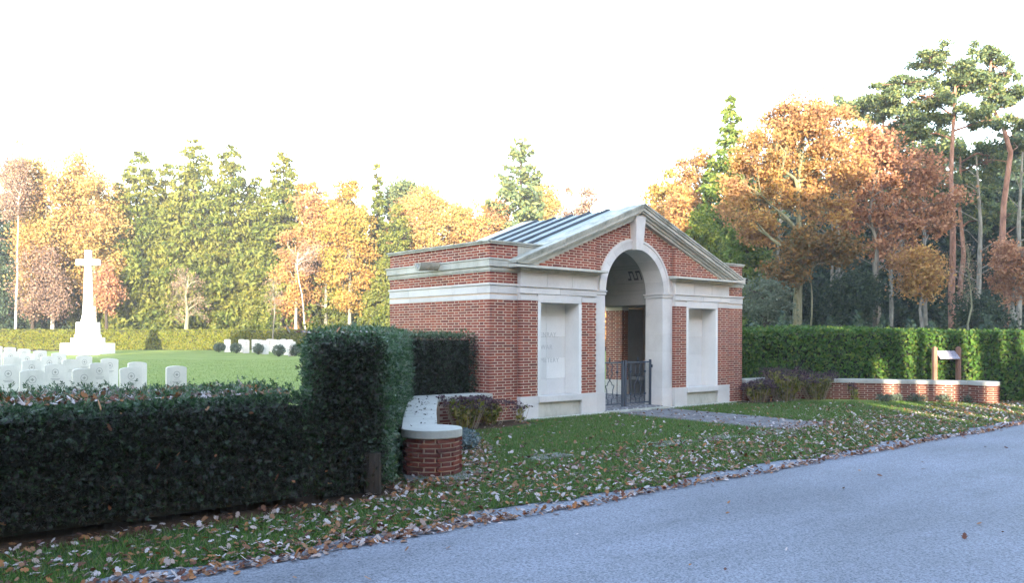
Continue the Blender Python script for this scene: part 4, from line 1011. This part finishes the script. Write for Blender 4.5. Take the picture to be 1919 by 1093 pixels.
def pine_parts(h, seed, pads, trunk_r=.16, lean=(0, 0), bend=.25, n_leaf=14000, leaf=.16, snags=6, path=None):
    g = np.random.default_rng(seed); b = MB(); tp = [Vector(p) for p in path] if path else trunk_path(h * .95, lean, bend, 9, seed); n = len(tp)
    b.tube(tp, [trunk_r * (1.15 if i == 0 else 1 - .72 * i / (n - 1)) for i in range(n)], 9)
    n_leaf = int(n_leaf * 1.1); leaf *= .45; P = []; per = n_leaf // len(pads)
    for k, (x, y, z, rx, rz) in enumerate(pads):
        H_ = tp[-1].z; f = min(.999, max(.05, (z - .3 * math.hypot(x, y)) / H_)) * (n - 1); i0 = int(f); p0 = tp[i0].lerp(tp[i0 + 1], f - i0); c = np.array([x, y, z])
        branching(b, p0, c, trunk_r * .3, .02, seed * 7 + k, .15)
        m = 15
        for j in range(m):
            d = g.normal(size=3); d /= np.linalg.norm(d); q = c + d * np.array([rx, rx, rz]) * (.35 + .95 * g.random())
            branching(b, c, q, .018, .006, seed * 11 + k * 9 + j, .2, 3)
            dd = g.normal(size=(per // m, 3)) * np.array([rx * .15, rx * .15, rz * .20]); P.append(q + dd)
    for k in range(snags):
        z = h * (.25 + .35 * g.random()); a = g.random() * 2 * pi; f = z / tp[-1].z * (n - 1); i0 = min(n - 2, int(f)); p0 = tp[i0].lerp(tp[i0 + 1], f - i0)
        branching(b, p0, p0 + Vector((cos(a), sin(a), g.random() * .5)) * (.4 + .9 * g.random()), .022, .004, seed + k, .2, 4)
    P = np.concatenate(P); V, F = leaves_mesh('f', P, np.full(len(P), leaf), 2.4, up=np.array([0, 0, .4]))
    return b, V, F
TREES = 0
def tree(name, parts, x, y, label, leafm, bark, group=None, rz=0, sc_=(1, 1, 1), z=None):
    z = float(ground_z(x, y)) - .02 if z is None else z
    e = empty(name, (x, y, z), rz, label, 'tree', group); e.scale = sc_
    b, V, F = parts
    b.build('trunk', bark, e, smooth=True)
    link('crown', mesh_np('crown', V, F), leafm, e); return e
def copy_tree(src, x, y, label, group=None, rz=0, s=1.0, sz=None, leafm=None):
    c = src.copy(); COL.objects.link(c); c.location = (x, y, float(ground_z(x, y)) - .02); c.rotation_euler = (0, 0, rz); c.scale = (s, s, sz or s)
    c['label'] = label
    if group: c['group'] = group
    for ch in src.children:
        d = ch.copy(); COL.objects.link(d); d.parent = c
        if leafm and ch.name.startswith('crown'):
            d.material_slots[0].link = 'OBJECT'; d.material_slots[0].material = leafm
    return c
H = lambda y_img, d, px=700: EYE + (629.4 + (px - 959.5) * .003 - y_img) * d / 1552     # height of a point seen at row y_img at depth d

# --- far tree line on the left (behind the far hedge, 58-66 m away)
def far_spruce(px, top, d, rpx, seed, label, m=NEEDLE, rz=0):
    h = H(top, d, px) - .5; x, y = at(px, d); return tree('spruce_tree', spruce_parts(h, rpx * 1.4 * d / 1552, seed, 31000, .55, .155, top_pow=.58), x, y, label, m, BARK_D, 'spruces behind the far hedge')
sp1 = far_spruce(262, 278, 65, 62, 1, 'pointed spruce right of the golden trees, left of the taller broad spruces')
sp2 = far_spruce(362, 256, 65, 78, 2, 'tallest broad yellow-green spruce in the middle of the far tree line')
sp3 = far_spruce(432, 268, 65, 66, 3, 'drooping yellow-green spruce just right of the tallest spruce')
sp4 = far_spruce(531, 280, 65, 60, 4, 'narrow-topped spruce left of the orange-leaved trees')
sp5 = tree('spruce_tree', spruce_parts(H(305, 64, 706) - .5, 34 * 64 / 1552, 5, 11000, .5, .16, thin=.7), *at(706, 64), 'slender spiky spruce rising above the orange trees left of the gatehouse', NEEDLE, BARK_D, 'spruces behind the far hedge')
copy_tree(sp1, *at(222, 67), 'dark spruce behind the right edge of the golden tree', rz=2, s=.86)
copy_tree(sp3, *at(310, 66), 'spruce crown filling the gap between the two pointed spruces', rz=1, s=.92)
copy_tree(sp1, *at(480, 66), 'spruce standing back between the drooping and narrow-topped spruces', rz=3, s=.88)
copy_tree(sp2, *at(400, 65), 'short bushy spruce in front of the tallest spruces', rz=4, s=.66)
copy_tree(sp4, *at(455, 65), 'short spruce at the hedge below the drooping spruce', rz=1.4, s=.62)
copy_tree(sp3, *at(300, 65), 'low spruce at the hedge behind the bare brown bush', rz=5, s=.55)
copy_tree(sp1, *at(150, 65), 'low green spruce behind the stone cross', rz=.8, s=.58)
copy_tree(sp2, *at(205, 65), 'low spruce at the hedge right of the stone cross', rz=2.6, s=.52)
copy_tree(sp4, *at(640, 65), 'low yellow-green spruce under the yellow tree', rz=2, s=.60)
copy_tree(sp2, *at(700, 64), 'low yellow-green spruce beside the gatehouse wall', rz=3.3, s=.55)
copy_tree(sp3, *at(590, 65), 'low spruce behind the pale leaning trunk', rz=.3, s=.5)
copy_tree(sp3, *at(350, 69), 'dim spruce crown directly behind the tallest spruce', rz=2.2, s=.9)
copy_tree(sp2, *at(560, 68), 'spruce crown behind the small orange tree', rz=1.7, s=.8)
copy_tree(sp4, *at(500, 64), 'short spruce at the hedge beside the young sapling', rz=3.7, s=.6)
copy_tree(sp2, *at(350, 64), 'low spruce right behind the bare brown bush', rz=.5, s=.5)
copy_tree(sp1, *at(255, 64), 'low spruce at the hedge left of the bare brown bush', rz=4.4, s=.5)
copy_tree(sp1, *at(745, 62), 'spruce just behind the left edge of the gatehouse', rz=5, s=.7)
copy_tree(sp2, *at(70, 64), 'dark spruce behind the left golden trees', rz=1.1, s=.75, leafm=NEEDLE_D)
copy_tree(sp4, *at(10, 62), 'dark spruce at the far left edge of the picture', rz=2.1, s=.72, leafm=NEEDLE_D)

def far_broad(px, top, d, wpx, bot, seed, label, m, bark=BARK, n=13000, leaf=.25, clumps=80, cr=.85, name='autumn_tree', droop=.0, tr=.16, lean=0):
    n = int(n * 2.0); leaf *= .58; clumps = int(clumps * 1.5); cr *= .8
    h = H(top, d, px) - .5; x, y = at(px, d); rx = wpx * d / 1552; zb = H(bot, d, px) - .5; zc = (h + zb) / 2; q_ = random.Random(seed)
    crown = [(0, 0, zc, rx * .7, rx * .6, (h - zb) * .45)]
    for k_ in range(6):
        a_ = q_.uniform(0, 6.28); f_ = q_.uniform(.35, .75); zz_ = q_.uniform(.2, .85); s_ = q_.uniform(.28, .45)
        crown.append((cos(a_) * rx * f_, sin(a_) * rx * f_, zb + (h - zb) * zz_, rx * s_, rx * s_, min((h - zb) * s_, (h - zb) * (1 - zz_) + .2)))
    return tree(name, broad_parts(h, crown, seed, n, leaf, tr, .4, clumps, cr, (lean, 0), 9, droop), x, y, label, m, bark)
far_broad(98, 268, 62, 66, 560, 11, 'large golden birch left of the stone cross', GOLD, BIRCH, 17000, .24, 100, .9, 'golden_birch', .35)
far_broad(178, 292, 63, 70, 560, 12, 'golden orange tree directly behind the stone cross', GOLD, BIRCH, 17000, .24, 100, .9, 'golden_birch', .35)
far_broad(20, 296, 63, 42, 560, 13, 'pinkish orange tree at the far left edge', PINK, BARK, 7000, .2, 60, .7)
far_broad(28, 300, 59, 26, 420, 14, 'slender white-trunked birch with few leaves at the left edge', PINK, BIRCH, 2500, .16, 46, .7, 'bare_birch', 0, .10, .3)
far_broad(60, 450, 60, 66, 612, 15, 'low brownish pink thicket tree left of the cross', PINK, BARK_D, 5000, .16, 90, .7)
far_broad(200, 500, 60, 30, 600, 16, 'small russet tree glimpsed behind the cross arms', RUSSET, BARK_D, 3000, .2, 30, .5)
far_broad(610, 335, 64, 66, 600, 17, 'orange and pink leaved tree between spruce and yellow tree', ORANGE, BARK, 10000, .23, 80, .8)
far_broad(655, 345, 62, 62, 605, 18, 'bright yellow tree left of the slender spruce', YELLOW, BARK, 13000, .23, 90, .75)
far_broad(555, 440, 62, 34, 600, 19, 'small orange tree low beside the narrow-topped spruce', ORANGE, BARK, 4500, .2, 40, .6)
far_broad(577, 455, 59, 30, 520, 20, 'pale leaning leafless tree before the yellow tree', PINK, BIRCH, 500, .14, 40, .6, 'bare_tree', 0, .085, -.9)
far_broad(350, 500, 59, 46, 600, 21, 'bare brown weeping bush below the tallest spruce', PINK, BARK_G, 900, .12, 110, .4, 'bare_bush', .2, .2)
far_broad(512, 520, 52, 26, 600, 22, 'young leafless sapling standing inside the far hedge', PINK, BARK, 250, .1, 40, .4, 'sapling', 0, .05)
far_broad(770, 352, 66, 52, 540, 23, 'orange larch just left above the gatehouse parapet', ORANGE, BARK, 9000, .24, 70, .85)
far_broad(808, 350, 60, 34, 470, 24, 'orange birch with a pale upright trunk above the parapet', GOLD, BIRCH, 3500, .2, 50, .7, 'bare_birch', 0, .16)
far_broad(860, 372, 62, 55, 540, 25, 'orange-yellow tree above the middle of the gatehouse parapet', GOLD, BARK, 11000, .24, 80, .8)
far_broad(915, 385, 60, 45, 540, 26, 'pale orange tree left of the big blue-green fir', ORANGE, BARK, 8000, .24, 60, .75)
far_broad(745, 345, 68, 36, 420, 27, 'dark green pine top left of the orange larch', PINE_N, BARK, 5000, .24, 36, .9, 'pine_tree')
# big fir behind the roof
tree('fir_tree', spruce_parts(H(256, 60, 975) - .5, 100 * 60 / 1552, 31, 22000, .15, .17, .1, .6, .8), *at(975, 60), 'big blue-green fir rising behind the gatehouse roof', PINE_N, BARK_D)
far_broad(1080, 352, 62, 40, 480, 32, 'small pinkish leaved tree right of the fir behind the roof', PINK, BARK, 3500, .2, 40, .7)
far_broad(1020, 350, 70, 60, 520, 33, 'orange tree low behind the gatehouse ridge', GOLD, BARK, 8000, .26, 60, .9)

# --- right of the gatehouse
def mid_broad(*a, **k): return far_broad(*a, **k)
mid_broad(1238, 326, 52, 50, 520, 41, 'pale yellow-green tree just right of the pediment peak', YELLOW, BARK, 8000, .2, 60, .7)
mid_broad(1292, 290, 44, 52, 520, 42, 'pinkish orange tree between pediment and tall spruce', ORANGE, BARK, 9000, .18, 70, .6)
mid_broad(1322, 400, 37, 42, 600, 43, 'lime green young tree behind the right slope of the pediment', LIME, BARK_D, 9000, .15, 70, .5)
spR = tree('spruce_tree', spruce_parts(H(180, 40, 1372) - .2, 100 * 40 / 1552, 44, 26000, .3, .13, .03, .9), *at(1368, 40), 'tall slim spruce between the pediment and the orange oak', LIME2, BARK_D)
copy_tree(spR, *at(1330, 43), 'shorter yellow-green spruce left of the tall slim spruce', rz=2, s=.82, leafm=LIME)
copy_tree(spR, *at(1400, 33), 'green spruce at the right corner of the gatehouse', rz=1, s=.6)
copy_tree(spR, *at(1300, 36), 'low lime green spruce right behind the pediment slope', rz=4, s=.52, leafm=LIME)
# great orange oak
d = 29; x, y = at(1495, d); R0 = lambda px_: (px_ - 1495) * d / 1552
rv = np.array([.763, -.646])      # image-right on the ground
def cr(px_, y_, r, dd=0, rzf=.85): 
    o_ = R0(px_); return (o_ * rv[0] + dd * .646, o_ * rv[1] + dd * .763, H(y_, d, px_), r, r, r * rzf)
oak = [cr(1500, 265, 1.35), cr(1430, 300, 1.15, -.5), cr(1560, 255, 1.0, .4), cr(1400, 360, .95, .3), cr(1380, 410, .75, -.4), cr(1470, 350, 1.3, .6), cr(1560, 330, 1.0, -.3), cr(1500, 225, .9), cr(1545, 400, .8), cr(1430, 430, .8, .5)]
tree('oak_tree', broad_parts(H(190, d), oak, 51, 34000, .074, .20, .42, 260, .33, (.25, .1), 12), x, y, 'large orange oak with a pale mossy trunk behind the right hedge', ORANGE, BARK_G)
d = 28.5; x, y = at(1525, d)
tree('small_oak', broad_parts(H(430, d), [(0, 0, H(470, d), .95, .8, .6), (.9, -.6, H(480, d), .8, .6, .5), (-.6, .5, H(520, d), .6, .6, .5)], 52, 9500, .08, .045, .4, 60, .35, (.2, 0), 6), *at(1515, 28.3), 'low bronze-leaved oak at the orange oak trunk', BRONZE, BARK_G)
d = 30; x, y = at(1650, d)
def cr2(px_, y_, r, dd=0): 
    o_ = (px_ - 1650) * d / 1552; return (o_ * rv[0] + dd * .646, o_ * rv[1] + dd * .763, H(y_, d, px_), r, r, r * .8)
tree('oak_tree', broad_parts(H(250, d), [cr2(1640, 300, 1.0), cr2(1600, 330, .95, .3), cr2(1700, 330, 1.0), cr2(1650, 390, 1.2), cr2(1740, 380, .9, -.3), cr2(1710, 430, .9), cr2(1600, 420, .9, .5), cr2(1680, 480, .8), cr2(1760, 430, .6)], 53, 19000, .085, .14, .4, 220, .34, (-.2, .3), 12), x, y, 'thinly leaved russet oak with slanting trunk right of the orange oak', RUSSET, BARK)
mid_broad(1728, 455, 29, 45, 560, 54, 'small orange-leaved oak left of the tall straight pine', ORANGE, BARK, 3000, .12, 40, .5, tr=.09)
mid_broad(1900, 440, 31, 40, 560, 55, 'russet beech boughs at the right edge behind the crooked pine', RUSSET, BARK, 3500, .12, 40, .4)
# pines
def pad(px_, y_, r, rz_, base, d_, dd=0): o_ = (px_ - base) * d_ / 1552; return (o_ * rv[0] + dd * .646, o_ * rv[1] + dd * .763, H(y_, d_, px_), r, rz_)
d = 32; x, y = at(1784, d)
tree('pine_tree', pine_parts(H(110, d), 61, [pad(1740, 125, .85, .35, 1784, d), pad(1775, 150, 1.0, .4, 1784, d), pad(1700, 165, .9, .3, 1784, d, .4), pad(1820, 170, .8, .4, 1784, d), pad(1730, 200, 1.0, .35, 1784, d, -.4), pad(1660, 195, .7, .3, 1784, d), pad(1790, 225, 1.1, .4, 1784, d, .5), pad(1720, 255, .9, .35, 1784, d, .6), pad(1850, 240, .8, .35, 1784, d)], .155, (.0, 0), .18, 20000, .14), x, y, 'tall straight reddish pine with a flat layered crown', PINE_N, BARK_P)
d = 34; x, y = at(1886, d)
pth = [(0, 0, -.2)] + [(((px_ - 1886) * d / 1552) * rv[0], ((px_ - 1886) * d / 1552) * rv[1], H(y_, d, px_)) for px_, y_ in ((1886, 560), (1877, 480), (1880, 400), (1893, 300), (1880, 255), (1858, 215), (1852, 160), (1858, 115))]
tree('pine_tree', pine_parts(H(90, d), 62, [pad(1850, 115, .8, .45, 1886, d), pad(1880, 150, .7, .4, 1886, d), pad(1830, 160, .7, .4, 1886, d, .4), pad(1905, 190, .7, .35, 1886, d), pad(1860, 200, .8, .4, 1886, d, -.4), pad(1935, 240, .9, .4, 1886, d)], .15, (0, 0), .1, 13000, .14, 8, pth), x, y, 'crooked pine with a bent reddish trunk at the right edge', PINE_N, BARK_P)
tree('pine_tree', pine_parts(H(185, 38), 63, [pad(1640, 215, 1.2, .5, 1650, 38), pad(1590, 215, .8, .4, 1650, 38), pad(1690, 240, 1.2, .5, 1650, 38), pad(1650, 270, 1.4, .6, 1650, 38), pad(1715, 300, 1.2, .6, 1650, 38)], .15, (.2, 0), .2, 13000, .17), *at(1650, 38), 'blue-green pine crown behind the orange and russet oaks', PINE_N, BARK_P)
tree('pine_tree', pine_parts(H(270, 37), 64, [pad(1760, 300, 1.2, .7, 1800, 37), pad(1850, 320, 1.3, .7, 1800, 37), pad(1810, 370, 1.3, .7, 1800, 37), pad(1900, 290, 1.2, .6, 1800, 37), pad(1740, 360, 1.0, .6, 1800, 37), pad(1870, 420, 1.2, .6, 1800, 37)], .15, (.2, 0), .2, 15000, .17), *at(1800, 37), 'dark blue-green pine filling behind the tall straight pine', PINE_N, BARK_P)
mid_broad(1815, 425, 27, 32, 570, 65, 'thin leafless tree with greenish stems between the two pines', PINK, BARK_G, 120, .08, 60, .4, 'bare_tree', 0, .05)
mid_broad(1432, 505, 28, 42, 600, 66, 'small grey-green tree just behind the hedge by the gatehouse', GREYG, BARK_D, 5500, .09, 60, .35)
mid_broad(1480, 505, 31, 50, 605, 67, 'dark evergreen shrub tree under the orange oak', NEEDLE_D, BARK_D, 7000, .12, 60, .5)
mid_broad(1590, 500, 30, 48, 610, 68, 'dark evergreen shrub tree between the two oaks', NEEDLE_D, BARK_D, 7000, .12, 60, .5)
mid_broad(1850, 540, 28, 45, 612, 69, 'dark evergreen shrub at the foot of the crooked pine', NEEDLE_D, BARK_D, 5000, .1, 50, .4)
# dark conifers behind, at several depths
dk = tree('conifer_tree', spruce_parts(9.5, 3.0, 71, 18000, .4, .17), *at(1445, 44), 'dark conifer behind the orange oak', NEEDLE_D, BARK_D, 'dark conifers deep in the right wood')
for i, (px_, d_, s_) in enumerate(((1530, 46, .85), (1600, 42, .95), (1680, 46, 1.05), (1745, 41, .95), (1800, 46, 1.1), (1860, 42, 1.0), (1915, 46, 1.15), (1560, 38, .6), (1640, 37, .55), (1720, 36, .55), (1780, 39, .65), (1900, 38, .8), (1490, 39, .6), (1960, 40, 1.1), (1420, 38, .55))):
    copy_tree(dk, *at(px_, d_), ['dark conifer between the orange and russet oak crowns', 'dark conifer behind the left half of the russet oak', 'dark conifer behind the right half of the russet oak', 'dark conifer just left of the straight pine trunk', 'dark conifer between the two tall pines', 'dark conifer left of the crooked pine trunk', 'dark conifer right of the crooked pine trunk', 'small dark conifer right of the orange oak trunk', 'small dark conifer at the slanting grey trunk', 'small dark conifer behind the small orange oak', 'small dark conifer at the foot of the straight pine', 'dark conifer low at the right edge of the wood', 'small dark conifer just left of the orange oak trunk', 'tall dark conifer cut by the right edge of the picture', 'small dark conifer by the gatehouse corner and grey-green tree'][i], 'dark conifers deep in the right wood', i * 1.3, s_)
dk['label'] = 'dark conifer left of the orange oak, deep in the wood'
# bare woodland trunks between them
tb = MB(); tb.tube([(0, 0, -.1), (.1, .05, 3), (.05, .1, 6), (.2, 0, 9)], [.13, .11, .08, .03], 7)
tme = bpy.data.meshes.new('trunk'); tme.from_pydata(tb.v, [], tb.f); tme.materials.append(BARK)
cb_ = MB(); 
for i in range(10):
    a = random.uniform(0, 6.28); z = random.uniform(3.5, 8.5); cb_.tube([(.08, .05, z), (.08 + cos(a) * .8, .05 + sin(a) * .8, z + .5), (.08 + cos(a) * 1.5, .05 + sin(a) * 1.5, z + .6)], [.03, .015, .005], 4)
cme = bpy.data.meshes.new('bough'); cme.from_pydata(cb_.v, [], cb_.f); cme.materials.append(BARK)
for i, (px_, d_, s_) in enumerate(((1640, 31, .8), (1736, 33, .8), (1575, 36, 1), (1690, 38, 1), (1835, 36, 1), (1762, 42, 1.1), (1555, 34, .7), (1905, 35, 1), (1668, 35, .8), (1460, 35, .8))):
    x, y = at(px_, d_); e = empty('bare_tree', (x, y, float(ground_z(x, y))), i * .7, ['slanting grey trunk below the russet oak', 'thin grey trunk below the small orange oak', 'bare trunk between the two oaks', 'bare trunk right of the russet oak trunk', 'bare trunk left of the crooked pine', 'bare distant trunk beside the straight pine', 'thin short bare trunk right of the orange oak', 'bare trunk right of the crooked pine', 'thin bare trunk close behind the russet oak', 'thin bare trunk left of the orange oak trunk'][i], 'tree', 'bare trunks in the right wood')
    e.scale = (s_, s_, s_); o = bpy.data.objects.new('trunk', tme); COL.objects.link(o); o.parent = e; o = bpy.data.objects.new('bough', cme); COL.objects.link(o); o.parent = e
# undergrowth and far woods
def mass(name, n, fn, size, m, label, cat='wood'):
    P = fn(n); V, F = leaves_mesh('f', P, np.full(len(P), size), 1.4); return tag(link(name, mesh_np(name, V, F), m), label, cat, kind='stuff')
def under(n):
    px_ = 1395 + 600 * rng.random(n); d_ = 25 + 5 * rng.random(n); u = (px_ - 959.5) / 1552; X = d_ * (.763 * u + .6464); Y = d_ * (-.6464 * u + .763)
    top = .9 + .5 * np.sin(px_ * .05) * np.cos(d_ * 1.3) + .35 * np.sin(px_ * .13); return np.column_stack([X, Y, rng.random(n) ** .6 * np.maximum(.5, top + .7)])
mass('undergrowth', 16000, under, .11, NEEDLE_D, 'dark evergreen undergrowth just behind the right hedge', 'undergrowth')
def wood(px0, px1, d0, d1, ytop, amp, ph):
    def f(n):
        px_ = px0 + (px1 - px0) * rng.random(n); d_ = d0 + (d1 - d0) * rng.random(n); u = (px_ - 959.5) / 1552; X = d_ * (.763 * u + .6464); Y = d_ * (-.6464 * u + .763)
        hh = 1.52 + (629 - ytop - amp * (np.sin(px_ * .045 + ph) + .6 * np.sin(px_ * .11 + ph) + .5 * np.sin(px_ * .23))) * d0 / 1552
        return np.column_stack([X, Y, hh * rng.random(n) ** .8])
    return f
mass('distant_wood', 14000, wood(1380, 2100, 50, 64, 270, 30, 1), .55, NEEDLE_D, 'dark mass of distant wood behind the right trees')
mass('distant_wood', 12000, wood(-150, 760, 68, 80, 400, 25, 2), .6, NEEDLE, 'mass of distant conifers closing the gaps in the far tree line')
mass('distant_wood', 12000, wood(740, 1400, 66, 80, 440, 18, 3), .6, ORANGE, 'mass of autumn trees low behind the gatehouse')

# the wood on the other side of the road, behind the camera: it shades the foreground
def opposite():
    P = []; T = MB()
    def blob(cx, cy, cz, rx, ry, rz_, n): 
        d = rng.normal(size=(n, 3)); d /= np.linalg.norm(d, axis=1)[:, None]; P.append(np.array([cx, cy, cz]) + d * (rng.random(n) ** .4)[:, None] * np.array([rx, ry, rz_]))
    x = -75.0
    while x < 34:
        if x < -47: top = 11.3
        elif x < -34: top = 6.6
        elif x < -27: top = 12.3
        elif x < -9: top = 11.0
        elif x < 3: top = 9.6 + .06 * (x + 9)
        elif x < 10: top = 10.4
        else: top = 13.4
        top += random.uniform(-.4, .4)
        slot = 1.5 < x < 9.5
        lo = 5.9 if slot else 1.0
        k = 4 if not slot else 3
        for j in range(k):
            cz = lo + (top - lo) * (j + .5) / k; blob(x + random.uniform(-.3, .3), -9 + random.uniform(-.5, .5), cz, 1.5, 1.5, (top - lo) / k * .75, 170)
        T.tube([(x, -9, -.1), (x + random.uniform(-.2, .2), -9, top * .8)], [.2, .06], 6)
        if slot:
            blob(x, -9, 1.2, 1.0, 1.0, 1.3, 220)
            if random.random() < .55: blob(x + random.uniform(-.6, .6), -8.8, random.uniform(3.2, 5.2), .35, .3, .45, 26)
        x += 1.3
    for xx, r_ in ((2.0, .35), (3.0, .22), (4.3, .26), (5.6, .2), (6.9, .28), (8.4, .22)): T.tube([(xx, -8.6, -.1), (xx + random.uniform(-.45, .45), -8.6, 6)], [r_, r_ * .8], 8)
    for yy in np.arange(-6, 17, 1.5):      # unseen trees added left of the cemetery to cut skylight on the gatehouse side
        for xx in (-10.5, -13.5):
            for j in range(3): blob(xx + random.uniform(-.5, .5), yy, 1.3 + j * 2.2, 1.5, 1.5, 1.7, 170)
            T.tube([(xx, yy, -.1), (xx, yy, 6)], [.2, .06], 6)
    return np.concatenate(P), T
OP, OT = opposite(); V, F = leaves_mesh('f', OP, np.full(len(OP), .7), 1.4)
tag(link('roadside_wood', mesh_np('roadside_wood', V, F), NEEDLE_D), 'wood on the near side of the road behind the viewer, with unseen trees added on the left', 'wood', kind='stuff')
tag(OT.build('roadside_wood', BARK_D), 'trunks of the wood behind the viewer and of the unseen trees added on the left', 'wood', kind='stuff')

# ------------------------------------------------------------------ thin morning haze
hb = MB(); hb.box(-420, 470, -420, 470, -1.2, 19.5)
hz = bpy.data.materials.new('haze'); hz.use_nodes = True; ht = hz.node_tree; ht.nodes.clear()
ho = ht.nodes.new('ShaderNodeOutputMaterial'); pv = ht.nodes.new('ShaderNodeVolumePrincipled')
pv.inputs['Color'].default_value = (.93, .95, 1.0, 1); pv.inputs['Density'].default_value = .0009; pv.inputs['Anisotropy'].default_value = 0.0
ht.links.new(pv.outputs[0], ho.inputs['Volume'])
tag(hb.build('haze', hz), 'thin pale haze in the air', 'haze', kind='stuff')
